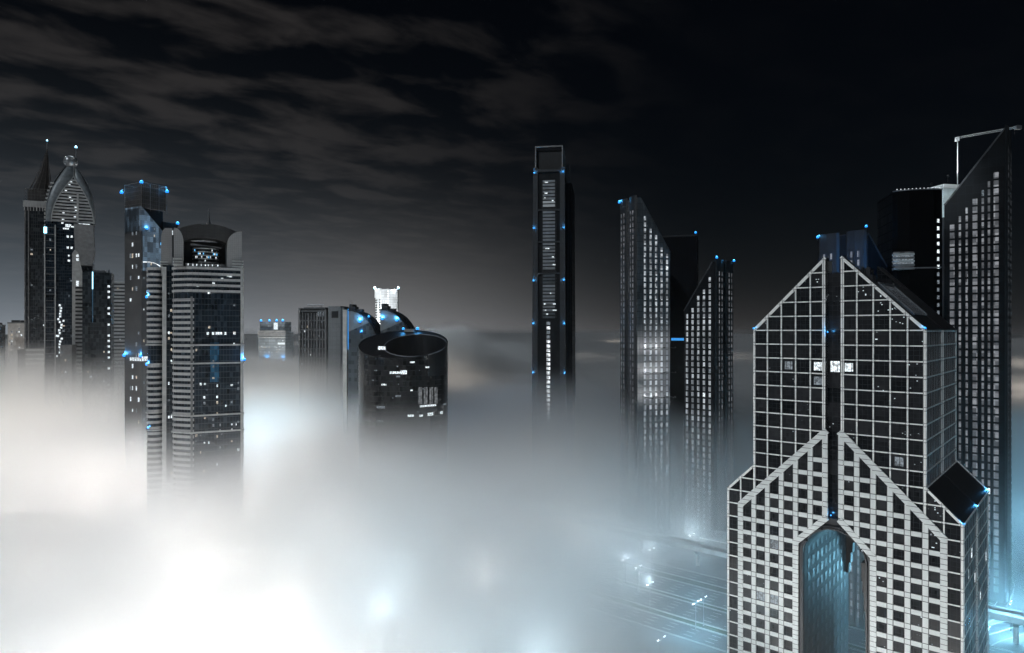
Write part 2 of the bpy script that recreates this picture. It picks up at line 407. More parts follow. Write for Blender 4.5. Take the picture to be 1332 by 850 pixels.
    # roofs
    for k in (0, 1):
        f = mir if k else (lambda p: p)
        def slab(t0, z0, t1, z1, u0, u1, th=.35):
            r = MB()
            d = Vector((0, t1-t0, z1-z0)); nn = Vector((0, -(z1-z0), t1-t0)).normalized()*th
            P = [Vector((u0, t0, z0)), Vector((u0, t1, z1)), Vector((u0, t1, z1))+nn, Vector((u0, t0, z0))+nn]
            r.prism([f(p) for p in P], (u1-u0, 0, 0)); r.build('sloping_roof', M['roofing'], T)
        slab(0, .02, 12, 12.02, .45, 22.4); slab(0, .02, 12, 12.02, 23.8, 46); slab(12, 12.02, 20, 20.02, .45, 3.2); slab(12, 12.02, 20, 20.02, 39, 46)
        slab(-8, -47.98, 0, -39.98, .5, 22.6); slab(-8, -47.98, 0, -39.98, 23.4, 46)
        e = MB(); q = Vector((0, 1, 1)).normalized()
        e.bar(f((46, -8, -47.4)), f((46, 0, -39.4)), .4, .35, (1, 0, 0)); e.bar(f((.3, -8.2, -47.6)), f((46, -8.2, -47.6)), .35, .3, (0, -1, 0) if not k else (0, 1, 0))
        e.bar(f((.3, -.2, -39.9)), f((46, -.2, -39.9)), .3, .25, (0, -1, 0) if not k else (0, 1, 0))
        e.build('roof_edge_trim', M['gframe'], T)
    sk = MB(); nn = Vector((0, -1, 1)).normalized()
    o = Vector((4.2, 3.4, 3.9)); sk.para(o, (17.2, 0, 0), (0, 8.2, 8.2), nn*.35); sk.build('skylight', m_curtain('skylight_glass', (.11, .14, .17), (.2, .22, .24), 1.6, 2.4, .1, .1, rough=.12, var=.2), T)
    sb = MB()
    for u in (4.2, 21.4): sb.bar((u, 3.4, 4.35), (u, 11.8, 12.75), .35, .3, nn)
    sb.bar((4.0, 11.8, 12.7), (21.6, 11.8, 12.7), .35, .35, nn); sb.build('skylight_frame', M['steel'], T)
    pr = MB(); pr.box(4, 39, 12.3, 12.8, 12, 13.2); pr.box(6, 10, 13.6, 17.5, 12, 15.2); pr.box(7, 8, 14.5, 15.5, 15.2, 17.4); pr.box(24, 30, 14, 18.8, 12, 13.4)
    pr.build('rooftop_plant', M['dark'], T)
    # arched opening: stone surround, ribs, passage windows, corbels
    a = MB()
    for k in (0, 1):
        f = mir if k else (lambda p: p)
        arc = [(22-8*math.sin(R(i*7.5)), -63+8*math.cos(R(i*7.5))) for i in range(13)]
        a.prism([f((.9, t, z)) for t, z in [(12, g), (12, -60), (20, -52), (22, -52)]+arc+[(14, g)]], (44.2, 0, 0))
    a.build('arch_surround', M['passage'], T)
    for rr, dd in ((9.0, .55), (8.45, .95)):
        rb = MB()
        for k in (0, 1):
            f = mir if k else (lambda p: p)
            pts = [(22-rr*math.sin(R(i*7.5)), -63+rr*math.cos(R(i*7.5))) for i in range(13)]+[(22-rr, g)]
            inn = [(22-(rr-.35)*math.sin(R(i*7.5)), -63+(rr-.35)*math.cos(R(i*7.5))) for i in range(13)]+[(22-rr+.35, g)]
            for i in range(13):
                rb.prism([f((.88, *pts[i])), f((.88, *pts[i+1])), f((.88, *inn[i+1])), f((.88, *inn[i]))], (-dd, 0, 0))
        rb.build('arch_rib', M['dark'], T)
    c = MB()
    for i, dz in enumerate((5, 8, 13, 19, 26)): c.box(2.5, 5.5, 13.9, 15.6-i*.34, -63-dz, -58-dz+.0 if i == 0 else -63-(5, 8, 13, 19, 26)[i-1])
    for i in range(4): c.box(42.5, 45, 30.1-2.6+i*.55, 30.1, -66-3.4*(i+1), -66-3.4*i if i else -55)
    c.build('stepped_corbel', M['black'], T)
    pw = []
    for u in range(4, 44, 4):
        for z in range(-128, -62, 4):
            h = abs(hash((u, z))) % 7
            pw.append((u, z, 'pw_a' if (h*13+u+z) % 5 < 2 else 'pw_b'))
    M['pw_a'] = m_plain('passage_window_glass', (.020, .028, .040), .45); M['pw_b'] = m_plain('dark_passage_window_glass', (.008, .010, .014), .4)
    pw.sort(key=lambda q: (q[0]+20)**2+(q[1]+70)**2)
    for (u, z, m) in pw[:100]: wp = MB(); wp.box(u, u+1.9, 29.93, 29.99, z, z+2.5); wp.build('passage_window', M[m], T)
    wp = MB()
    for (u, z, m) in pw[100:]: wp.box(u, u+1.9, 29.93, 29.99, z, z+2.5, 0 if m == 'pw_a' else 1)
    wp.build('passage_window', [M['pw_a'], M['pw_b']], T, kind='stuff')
    # warning lights on the corners
    for (u, t, z, k) in ((-.5, 0, 0, 1.6), (-.5, 44, 0, 1.4), (-.9, 23.2, -1.0, 1.3), (.6, 22.8, -51.6, 1.2), (-.3, -8, -48, 1.2), (22.9, -8, -48, 1.1), (45.8, -8, -48, 1.3)):
        beacon(T, (u, t, z), 105, up=.3, k=k, watts=220)
    return T
gabled_tower()

# ================================================================== sloping-top hotel towers
M['wedge_dark'] = m_curtain('dark_wedge_cladding', (.009, .010, .012), (.018, .019, .022), 4, 3.2, .16, .16, rough=.6, var=.18, spec=.10)
M['wedge_pale'] = m_curtain('grey_wedge_cladding', (.055, .058, .062), (.028, .030, .033), 4, 1.9, .2, .2, rough=.45, var=.25)
M['pier'] = m_cladding('pier_cladding', (.015, .017, .020), (.012, .013, .015), 3, 4, .15)
def wedge_tower(label, px, D, ang, sx, w, dep, zh, zl, cols, lobes, wmat='pale_window', wall='wedge_dark', group=None, pitch=4.0, margin=8.0, beacons=(), sidewin='grey_window', flat=0.0, lit=0.02, seed=1, added_uplights=()):
    """near vertical corner at column px; the wide face runs to the right (sx=1) or left (sx=-1) and away; cols: (metres from the corner, width, height)"""
    T = thing('wedge_tower', label, 'skyscraper', at(px, D), ang, group); rnd = random.Random(seed)
    def f(x, y, z): return Vector((x*sx, y, z))
    b = MB(); b.prism([f(0, 0, 0), f(w, 0, 0), f(w, 0, zl), f(flat, 0, zh), f(0, 0, zh)], (0, dep, 0)); b.build('wall', M[wall], T)
    # parapet rail up the slope
    b = MB(); b.bar(f(flat, -.02, zh-.3), f(w, -.02, zl-.3), .7, .3, (0, -1, 0)); b.bar(f(flat, dep+.02, zh-.3), f(w, dep+.02, zl-.3), .7, .3, (0, 1, 0)); b.build('sloping_parapet', M['dark'], T)
    d = zh-zl
    r = MB(); r.prism([f(flat, .8, zh+.05), f(w, .8, zl+.05), f(w, .8, zl+.5), f(flat, .8, zh+.5)], (0, dep-1.6, 0)); r.build('sloping_roof', M['roofing'], T)
    # piers on the narrow face with a dark groove between them
    for (y0, y1) in lobes:
        p = MB(); yy = [y0, y0+.9, (y0+y1)/2, y1-.9, y1]; xo = [0, -.9, -1.25, -.9, 0]
        p.prism([f(xo[i], yy[i], 0) for i in range(5)], (0, 0, zh+1.6)); p.build('pier', M['pier'], T)
    wins = []
    for (xc, ww, wh) in cols:
        zr = 6.0; top = zh-d*max(0, xc-flat)/(w-flat)-margin
        while zr < top:
            m = M[wmat]
            if rnd.random() < lit: m = M['lit'] if rnd.random() < .5 else M['lit_dim']
            wins.append((f(xc, -.01, zr), Vector((ww/2, 0, 0)), wh/2, (0, -1, 0), m)); zr += pitch
    for (y0, y1) in lobes:
        for q in (.33, .67):
            yc = y0+(y1-y0)*q; zr = 6.0
            while zr < zh-7: wins.append((f(-1.12, yc, zr), Vector((0, .45, 0)), 1.3, (-sx, 0, 0), M[sidewin])); zr += pitch
    put_windows(T, wins, 100)
    for xf in added_uplights:  # lamps on arms, added to brighten the middle of the wall
        for row in (452, 484, 516):
            z0 = zz(row, D); q = MB(); q.box(xf*sx-.12, xf*sx+.12, -12, 0, z0-.4, z0-.2); q.tube((xf*sx, -12.4, z0), (xf*sx, -11.8, z0), .4, .5, 8); q.build('added_facade_floodlight', M['black'], T)
            l = bpy.data.lights.new('added_facade_flood', 'SPOT'); l.energy = 5.5e3; l.spot_size = R(150); l.spot_blend = 1.0; l.shadow_soft_size = .12; l.color = (.95, .98, 1)
            o = bpy.data.objects.new('added_facade_flood', l); o.location = f(xf, -11.6, z0); o.rotation_euler = Vector((0, 1, 0)).to_track_quat('-Z', 'Y').to_euler(); link(o, T)
    for (x, y, z, k) in beacons: beacon(T, f(x, y, z), D, k=k, up=1.0)
    return T

A20 = R(20)
wedge_tower('slanted-top tower with pale window rows, left of the facing pair, slope falling right', 829, 430, A20, 1, 24, 22, zz(257, 430), zz(330, 447), [(5.5+i*4.05, 1.5, 2.7) for i in range(5)],
            [(.6, 9.6), (12, 21.4)], wall='wedge_pale', beacons=[(-1, 21, zz(257, 430)-1.5, 1.5)], pitch=3.86, margin=6, flat=2.5, lit=.01, seed=3, added_uplights=(4, 12, 20))
wedge_tower('slanted-top tower with pale window rows, right of the facing pair, slope falling left', 929.5, 430, GRID-R(90), -1, 21, 28, zz(340, 430), zz(404, 443), [(3.2+i*3.9, 1.5, 2.7) for i in range(5)],
            [(.6, 12.6), (15.5, 27.4)], wall='wedge_dark', beacons=[(-1, 1, zz(340, 430)+.5, 1.2), (-1, 27.5, zz(340, 430)+.5, 1.2)], pitch=3.86, margin=7, flat=1.5, lit=.01, seed=5)
E_ = wedge_tower('tall dark slanted-top tower with grey window rows at the right edge beside the crane', 1307, 330, GRID-R(90), -1, 25, 21, zz(166.5, 330), zz(266.4, 346),
            [(3.4, 2.0, 3.0), (6.3, .95, 2.9), (8.8, .95, 2.9), (12.0, 2.0, 3.0), (15.4, .95, 2.9), (18.3, .95, 2.9), (21.6, 2.0, 3.0)], [(.6, 9.2), (11.2, 20.4)], wmat='grey_window', pitch=3.95, margin=15, lit=.012, sidewin='faint_window', seed=8)
wedge_tower('blue-lit slanted-top tower peeking out behind the gabled tower, blue lamps on its roof corners', 1129, 300, R(33), 1, 22, 24, zz(303, 300), zz(365, 312), [(4.5, 1.4, 2.8), (9, 1.4, 2.8), (14.5, 1.4, 2.8), (18.5, 1.4, 2.8)],
            [(.6, 10.0), (13.2, 23.4)], wmat='grey_window', beacons=[(-.5, .5, zz(303, 300)+1.2, 1.2), (-.8, 23.5, zz(303, 300)-1.0, 1.3)], pitch=3.9, margin=13, lit=0, sidewin='grey_window', seed=2)

# floodlights added to brighten walls, crown and jib; not fixtures of the place
def flood(name, label, loc, aim, watts, col, size=60, lens='whitelamp', group=None, rad=.4):
    T = thing(name, label, 'floodlight', loc, 0, group); b = MB(); b.tube((0, 0, 0), (0, 0, 2.2), .09); b.box(-.5, .5, -.2, .2, 2.2, 2.35); b.build('bracket', M['black'], T)
    d = (Vector(aim)-Vector(loc)-Vector((0, 0, 3))).normalized(); h = MB(); c = Vector((0, 0, 2.9)); h.tube(c-d*.5, c+d*.2, .35, .6, 10); h.build('lamp_housing', M['black'], T)
    q = MB(); q.tube(c+d*.2, c+d*.26, .52, .52, 10); q.build('lens', M[lens], T)
    l = bpy.data.lights.new('added_flood_light', 'SPOT'); l.energy = watts; l.spot_size = R(size); l.spot_blend = .8; l.shadow_soft_size = rad; l.color = col
    o = bpy.data.objects.new('added_flood_light', l); o.location = c+d*.8; o.rotation_euler = d.to_track_quat('-Z', 'Y').to_euler(); link(o, T); return T

# ================================================================== crane behind the right tower, white lit crown and black slab
def black_tower():
    D = 300; T = thing('black_tower', 'plain black tower with lit balconies and one column of lit windows, behind the gabled tower', 'skyscraper', at(1161, D), R(-14))
    zt = zz(250, D); w = 19.4
    b = MB(); pts = [(0, 0), (1.5, -1.6), (6, -2.6), (w-4, -2.2), (w, 0), (w, 24), (0, 24)]
    b.prism([(x, y, 0) for x, y in pts], (0, 0, zt)); b.build('wall', m_curtain('black_glass', (.002, .002, .0025), (.004, .004, .005), 4, 3, .3, .1, rough=.6, var=.3, spec=.06), T)
    r = MB()
    for i in range(4): r.bar((pts[i][0], pts[i][1]-.1, zt+.1), (pts[i+1][0], pts[i+1][1]-.1, zt+.1), .5, .4, (0, -1, 0))
    r.build('parapet_rail', M['steel'], T)
    for i in range(12):
        q = MB(); q.ball((1.2+i*1.5, -2.4+abs(i-7)*.05, zt+.6), .22, 6); q.build('parapet_lamp', m_lamp, T)
    z = zz(290, D); wins = []
    while z > zz(420, D): wins.append(((w-1.9, -2.1+.9, z), Vector((.5, .25, 0)), .8, (.2, -1, 0), M['lit' if z > zz(352, D) else 'lit_dim'])); z -= 3.3
    put_windows(T, wins, 40)
    for i in range(5):
        q = MB(); z0 = zz(352, D)+i*1.55; q.box(-.6, 7.6, -4.2+.1*i, -1.2, z0, z0+.85); q.build('balcony', M['light'] if i in (2, 4) else M['grey'], T)
        g_ = MB(); g_.box(-.3, 7.3, -3.9+.1*i, -1.5, z0+.9, z0+1.5); g_.build('balcony_glow', M['lit_dim'] if i in (1, 2, 3) else M['faint_window'], T)
    q = MB(); q.box(7.8, w-1.2, -2.9, -2.2, zz(350, D)-.25, zz(350, D)+.25); q.build('ledge', M['steel'], T)
    return T
m_lamp = m_glow('parapet_lamp_glass', (.9, .95, 1), 1.2)
black_tower()
def white_crown():
    D = 352; T = thing('white_crowned_tower', 'brightly lit white rooftop block between the black tower and the slanted tower', 'skyscraper', at(1227.5, D), R(10)); zt = zz(240, D)
    b = MB(); b.box(0, 26, 0, 18, 0, zt-17); b.build('wall', M['dark'], T)
    b = MB(); b.box(0, 26, 0, 18, zt-16.9, zt-2.1); b.build('lit_crown', m_plain('white_crown_panels', (.70, .80, .82), .6), T)
    b = MB(); b.box(-.8, 26.5, -.8, 18.5, zt-2, zt); b.build('crown_cornice', M['white'], T)
    b = MB(); b.box(-7, 0, 2, 5, zt-9, zt-8); b.build('bridge', M['white'], T)
white_crown()
flood('added_crown_floodlight', 'added floodlight on the black tower roof turned to the white rooftop block', at(1212, 322, zz(250, 322)+1), at(1236, 352, zz(256, 352)), 26000, (.85, .97, 1), 80)  # lamp added to make the crown panels bright
flood('added_jib_floodlight', 'added floodlight on the white rooftop block shining up at the crane jib', at(1233, 346, zz(240, 352)+.1), at(1290, 353, zz(171, 353)), 26000, (.9, .97, 1), 85)  # lamp added to pick out the crane jib
def crane():
    D = 352; base = at(1245.5, D, zz(240, D)); T = thing('tower_crane', 'white lattice crane on the lit rooftop, its long jib crossing behind the slanted tower', 'crane', base)
    ht = zz(180, D)-base.z
    def lattice(b, p, q, s, bays):
        p, q = Vector(p), Vector(q); d = q-p; dn = d.normalized(); a = dn.cross(Vector((0, 1, 0))).normalized()*s; c = dn.cross(a).normalized()*s
        cs = [p+a+c, p-a+c, p-a-c, p+a-c]
        for k in cs: b.tube(k, k+d, .06, n=4)
        for i in range(bays):
            for j in range(4):
                b.tube(cs[j]+d*(i/bays), cs[(j+1) % 4]+d*((i+1)/bays), .04, n=4)
                b.tube(cs[j]+d*(i/bays), cs[(j+1) % 4]+d*(i/bays), .035, n=4)
    mp = M['white']
    b = MB(); lattice(b, (0, 0, 0), (0, 0, ht), .12, 18); b.build('mast', mp, T)
    j = MB(); L_ = at(1322, D).x-base.x; up = zz(165, D)-zz(179, D); lattice(j, (-.8, 0, ht), (L_, 0, ht+up), .42, 24); j.build('jib', M['white'], T)
    c = MB(); c.box(L_-.5, L_+2.2, -1, 1, ht+up-1.0, ht+up+.9); c.build('counterweight', M['steel'], T)
    c = MB(); c.box(-1.0, .6, -.7, .7, ht-1.5, ht+.4); c.build('cab', M['white'], T)
    c = MB(); c.tube((L_*.74, 0, ht+up*.74), (L_*.8, 0, ht+up*.74-4), .2, n=5); c.tube((L_*.86, 0, ht+up*.86), (L_*.8, 0, ht+up*.74-4), .2, n=5); c.build('jib_strut', M['steel'], T)
crane()

def dark_slab():
    D = 485; T = thing('black_slab_tower', 'flat-topped pitch-black slab tower between the two facing wedge towers', 'skyscraper', at(862, D), R(-18))
    zt = zz(309, D); b = MB(); b.box(0, 23.5, 0, 22, 0, zt); b.build('wall', m_curtain('black_slab_glass', (.003, .003, .004), (.006, .006, .007), 4, 3, .3, .1, rough=.5, var=.3, spec=.1), T)
    r = MB(); r.box(-.3, 23.8, -.3, 22.3, zt, zt+1.0); r.build('parapet', M['black'], T)
    beacon(T, (22.6, .5, zt+.6), D, k=1.0)
    b = MB(); b.box(6, 21, -.4, -.02, zz(441, D)-1.2, zz(441, D)+.6); b.build('sign_band', M['bluestrip'], T)
    wins = []; rnd = random.Random(6)
    for i in range(22): wins.append(((15+rnd.random()*7, -.02, rnd.uniform(20, 75)), Vector((.5+.3*rnd.random(), 0, 0)), .8, (0, -1, 0), M['lit_dim'] if rnd.random() < .6 else M['lit_far']))
    for i in range(7): wins.append(((16+i*.9, -.02, zz(436, D)+2.2), Vector((.3, 0, 0)), .7, (0, -1, 0), M['bluestrip']))
    put_windows(T, wins, 60)
dark_slab()

# ================================================================== slender tower in the middle
def slender():
    D = 520; T = thing('slender_tower', 'slender dark tower with louvred centre strip, hollow frame top and paired blue lamps', 'skyscraper', at(693.8, D), R(-8.5))
    zt = zz(222, D); w = 23.6; zf = zz(192, D)
    mt = m_curtain('slender_glass', (.008, .009, .011), (.015, .017, .019), 4, 2.2, .25, .12, rough=.35, var=.25, spec=.25)
    def taper(b, x0, x1, y0, y1, z1, gx=0, gy=0):
        b.add([(x0-gx, y0-gy, 0), (x1+gx, y0-gy, 0), (x1+gx, y1+gy, 0), (x0-gx, y1+gy, 0), (x0, y0, z1), (x1, y0, z1), (x1, y1, z1), (x0, y1, z1)], [(3, 2, 1, 0), (4, 5, 6, 7), (0, 1, 5, 4), (1, 2, 6, 5), (2, 3, 7, 6), (3, 0, 4, 7)])
    b = MB(); taper(b, 1, w-1, 1.2, 42, zt, 1.5, 0); b.build('shaft', mt, T)
    b = MB(); taper(b, 7, w+4.2, 20, 62, zz(250, 570), 1.2, 3); b.build('rear_shaft', mt, T)
    pm = m_cladding('pier_metal', (.030, .033, .038), (.02, .022, .025), 6, 5.2, .2)
    for x0, x1 in ((-.2, 3.4), (w-3.4, w+.2)):
        b = MB(); g = 1.4 if x0 > 5 else -1.4
        b.add([(x0+(g if g < 0 else 0), -.6, 0), (x1+(g if g > 0 else 0), -.6, 0), (x1+(g if g > 0 else 0), 6, 0), (x0+(g if g < 0 else 0), 6, 0), (x0, 0, zt+2), (x1, 0, zt+2), (x1, 6, zt+2), (x0, 6, zt+2)], [(3, 2, 1, 0), (4, 5, 6, 7), (0, 1, 5, 4), (1, 2, 6, 5), (2, 3, 7, 6), (3, 0, 4, 7)])
        b.build('corner_pier', pm, T)
    for x in (w+1.1, w+2.2, w+3.4):
        b = MB(); b.bar((x+1.4, 10, 0), (x, 10, zz(215, 530)), .35, .5, (0, -1, 0)); b.build('side_fin', pm, T)
    # hollow frame on top
    b = MB(); fr = .85
    for x in (1.2, w-1.2-fr): b.box(x, x+fr, .3, 34, zt, zf)
    b.box(1.2, w-1.2, .3, 1.6, zf, zf+fr); b.box(1.2, w-1.2, 32, 34, zf-6, zf-5); b.box(1.2, 1.2+fr, 1.6, 34, zf, zf+fr); b.box(w-1.2-fr, w-1.2, 1.6, 34, zf, zf+fr)
    b.build('roof_frame', m_plain('roof_frame_metal', (.20, .20, .205), .5), T)
    b = MB(); b.box(2.1, w-2.1, 4, 30, zt, zf-1.5); b.build('roof_enclosure', M['black'], T)
    b = MB(); b.box(.2, w-.2, -.2, 2, zt-1.3, zt+.5)
    b.build('cross_beam', pm, T)
    for y in (273.6, 315, 356): b = MB(); b.box(3.2, w-3.2, -.1, 1.4, zz(y, D)-.55, zz(y, D)+.55); b.build('cross_beam', pm, T)
    b = MB(); rc = [(235, 272.4), (275, 313.8), (316.4, 354.8), (357.4, 414)]
    for (a, c) in rc: b.box(6.3, w-6.3, .9, 1.3, zz(c, D), zz(a, D))
    b.build('louvre_recess', M['black'], T)
    rnd = random.Random(5); lv = []
    for gi, (a, c) in enumerate(rc):
        y = a+1.5
        while y < c-1:
            q = MB(); z = zz(y, D); q.box(7.2, w-7.2, .35, .9, z-.85, z+.85); bright = gi == 0 and rnd.random() < .55
            q.build('louvre', mlou2 if bright else (mlou if gi < 3 or rnd.random() < .6 else mlou3), T); y += 4.5
    for y in (238, 252, 258, 262, 324, 335, 345, 382, 396, 404, 409, 404, 396):
        x = rnd.uniform(7.5, w-8.5); q = MB(); q.box(x, x+rnd.uniform(.8, 3.0), .2, .34, zz(y, D)-.3, zz(y, D)+.5); q.build('window', M['lit'], T)
    y = 421.0; i = 0
    while y < 548:
        q = MB(); z = zz(y, D); q.box(w/2-1.7, w/2+.9, .85, 1.1, z-1.15, z+1.15); q.build('window', M['lit_dim'] if i in (0, 2, 3) else M['lit_shaft'], T); y += 5.85; i += 1
    for y in (225, 297, 365, 421, 485):
        for x in (.7, w-.9):
            beacon(T, (x-(1.0 if x < 3 else -1.0)*(y-222)/208*.9, -1.1, zz(y, D)-1), D, k=.45, up=.3)
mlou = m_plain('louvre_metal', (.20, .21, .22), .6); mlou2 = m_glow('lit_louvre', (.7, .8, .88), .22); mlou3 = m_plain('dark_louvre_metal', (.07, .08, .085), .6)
M['lit_shaft'] = m_room('lit_stair_window', (.9, .95, 1.0), 1.7, 2)
slender()

# ================================================================== round tower with its slanted hollow top
def round_tower():
    D = 500; c = at(525, D); T = thing('round_tower', 'squat round black tower with slanted top and elliptical roof opening, blue lamps at back', 'skyscraper', c)
    r = 32.3; slope = .30
    def top(x, y): return 128.2-6.1+ (y)*slope*1.0 - (0)
    import bisect
    mt = NT('round_tower_glass'); v, xyz = mt.coords()
    ang = mt.mth('MULTIPLY', mt.mth('ARCTAN2', xyz[1], xyz[0]), r)
    ln = mt.mth('MAXIMUM', mt.line(xyz[2], 3.6, .4), mt.mth('MULTIPLY', mt.line(ang, 2.2, .14), .6)); q = mt.cell(ang, xyz[2], 2.2, 3.6)
    g = mt.mix(q, (.006, .007, .008), (.017, .018, .020)); mt.out(mt.mix(ln, g, (.022, .024, .026)), .22, spec=.35)
    n = 64; ring = [(r*math.cos(2*math.pi*i/n), r*math.sin(2*math.pi*i/n)) for i in range(n)]
    hx, hy, hr = 9.2, -3.0, 22.6
    hole = [(hx+hr*math.cos(2*math.pi*i/n), hy+hr*1.12*math.sin(2*math.pi*i/n)) for i in range(n)]
    b = MB(); b.surf([[(x, y, 0) for x, y in ring], [(x, y, top(x, y)) for x, y in ring]], closed=True); b.build('wall', mt.m, T, smooth=True)
    b = MB(); b.surf([[(x, y, top(x, y)) for x, y in ring], [(x, y, top(x, y)) for x, y in hole]], closed=True); b.build('slanted_roof', M['roofing'], T)
    b = MB(); b.surf([[(x, y, top(x, y)) for x, y in hole], [(x, y, 100) for x, y in hole]], closed=True); b.add([(x, y, 100) for x, y in hole], [tuple(range(n))]); b.build('roof_well', M['black'], T)
    def rim(pts, w, h, name, m):
        b = MB(); k = len(pts)
        inn = [(x-(x-sum(p[0] for p in pts)/k)*w/r, y-(y-sum(p[1] for p in pts)/k)*w/r) for x, y in pts]
        b.surf([[(x, y, top(x, y)-.1) for x, y in pts], [(x, y, top(x, y)+h) for x, y in pts], [(x, y, top(x, y)+h) for x, y in inn], [(x, y, top(x, y)-.1) for x, y in inn]], closed=True); b.build(name, m, T)
    rim(ring, .9, .5, 'outer_parapet', M['roofing']); rim(hole, .4, .5, 'inner_rim', m_plain('rim_metal', (.30, .30, .31), .5))
    b = MB(); b.tube((hx-hr-.6+1.5, -25.6, 0), (hx-hr-.6+1.5, -25.6, top(0, -25)), .7); b.build('vertical_seam', M['steel'], T)
    rnd = random.Random(12)
    def wn(px, py, wpx, hpx, m, name='window'):
        x = (px-525)/F*D*.945; 
        if abs(x) > r-.6: return
        y = -math.sqrt(r*r-x*x); Dd = D+y; x = (px-CX)/F*Dd-c.x; x = max(-r+.5, min(r-.5, x)); y = -math.sqrt(r*r-x*x); z = zz(py, D+y); nn = Vector((x, y, 0)).normalized(); t = Vector((-nn.y, nn.x, 0)); ww = wpx/F*Dd/2; hh = hpx/F*Dd/2
        q = MB(); q.para(Vector((x, y, z-hh))-t*ww+nn*.05, t*2*ww, (0, 0, 2*hh), nn*.15); q.build(name, m, T)
    for (px, py, a, h, m) in [(497.5, 453, 11, 4.5, 'lit'), (515, 485, 16, 3, 'lit'), (525, 484.5, 8, 5, 'lit'), (518, 490, 5, 2, 'lit_dim'), (500, 500.5, 7, 2, 'lit'), (536, 471.5, 6, 2, 'lit'), (555, 478, 6, 1.8, 'lit'), (561, 472, 3, 1.8, 'lit_dim'),
                               (535, 508, 3, 2, 'lit'), (518, 515.5, 7, 2.4, 'lit_dim'), (496, 530, 12, 3, 'lit_dim'), (534, 541, 8, 3, 'lit'), (547, 541, 5, 3, 'lit'), (559, 539, 9, 4, 'lit'), (573, 537, 6, 3.5, 'lit'), (572, 555, 5, 3, 'lit_dim'), (495, 548, 9, 2.4, 'lit_dim'),
                               (577, 526, 10, 2, 'lit_dim'), (490, 482, 4, 1.6, 'lit_dim'), (517, 477, 2, 1.6, 'lit_dim'), (486, 495, 3, 1.6, 'lit_dim')]: wn(px, py, a, h, M[m])
    for (px, py) in ((546, 515), (553, 515), (560, 515), (566, 515)): wn(px, py, 5.6, 22, M['atrium'], 'atrium_window')
    wn(556, 528, 25, 2.4, M['lit'], 'atrium_ledge')
    for i in range(20): wn(rnd.uniform(470, 580), rnd.choice(range(470, 600, 6)), rnd.uniform(.8, 2.2), 1.1, M['lit_dim'])
    for px, k in ((516.5, 1.6), (535, 1.8)):
        x = (px-525)/F*(D+r); beacon(T, (x, math.sqrt(r*r-x*x)-1.2, top(x, 31)+.1), D, k=k*.8, up=.6, watts=3500)
    b = MB(); b.box(-4, 3.5, 27.5, 30, top(0, 29), top(0, 29)+2.2); b.build('rooftop_plant', M['light'], T)
M['atrium'] = m_room('atrium_glow', (.85, .9, .95), .22, 3)
round_tower()

# ================================================================== arch-crowned residential tower, left foreground
M['band'] = m_cladding('pale_balcony_band', (.40, .405, .41), (.25, .25, .26), 3.4, 50, .1, var=.08)
M['navy'] = m_curtain('navy_glass', (.010, .020, .032), (.030, .042, .055), 3.35, 1.7, .35, .14, rough=.18, var=.3)
M['pylon'] = m_cladding('tiled_pylon', (.30, .305, .31), (.20, .20, .205), 1.1, 1.1, .07, var=.06)
def lit_grid(wins, org, hv, n, wid, z0, z1, pitch, xs, p, rnd, hw=.6, hz=.8, mats=('lit', 'lit_dim')):
    z = z0
    while z < z1:
        for x in xs:
            if rnd.random() < p: wins.append((Vector(org)+Vector(hv)*x+Vector((0, 0, z)), Vector(hv)*hw*rnd.uniform(.45, 1.1), hz*rnd.uniform(.6, 1.05), n, M[mats[0] if rnd.random() < .42 else (mats[1] if rnd.random() < .7 else 'lit_warm')]))
        z += pitch
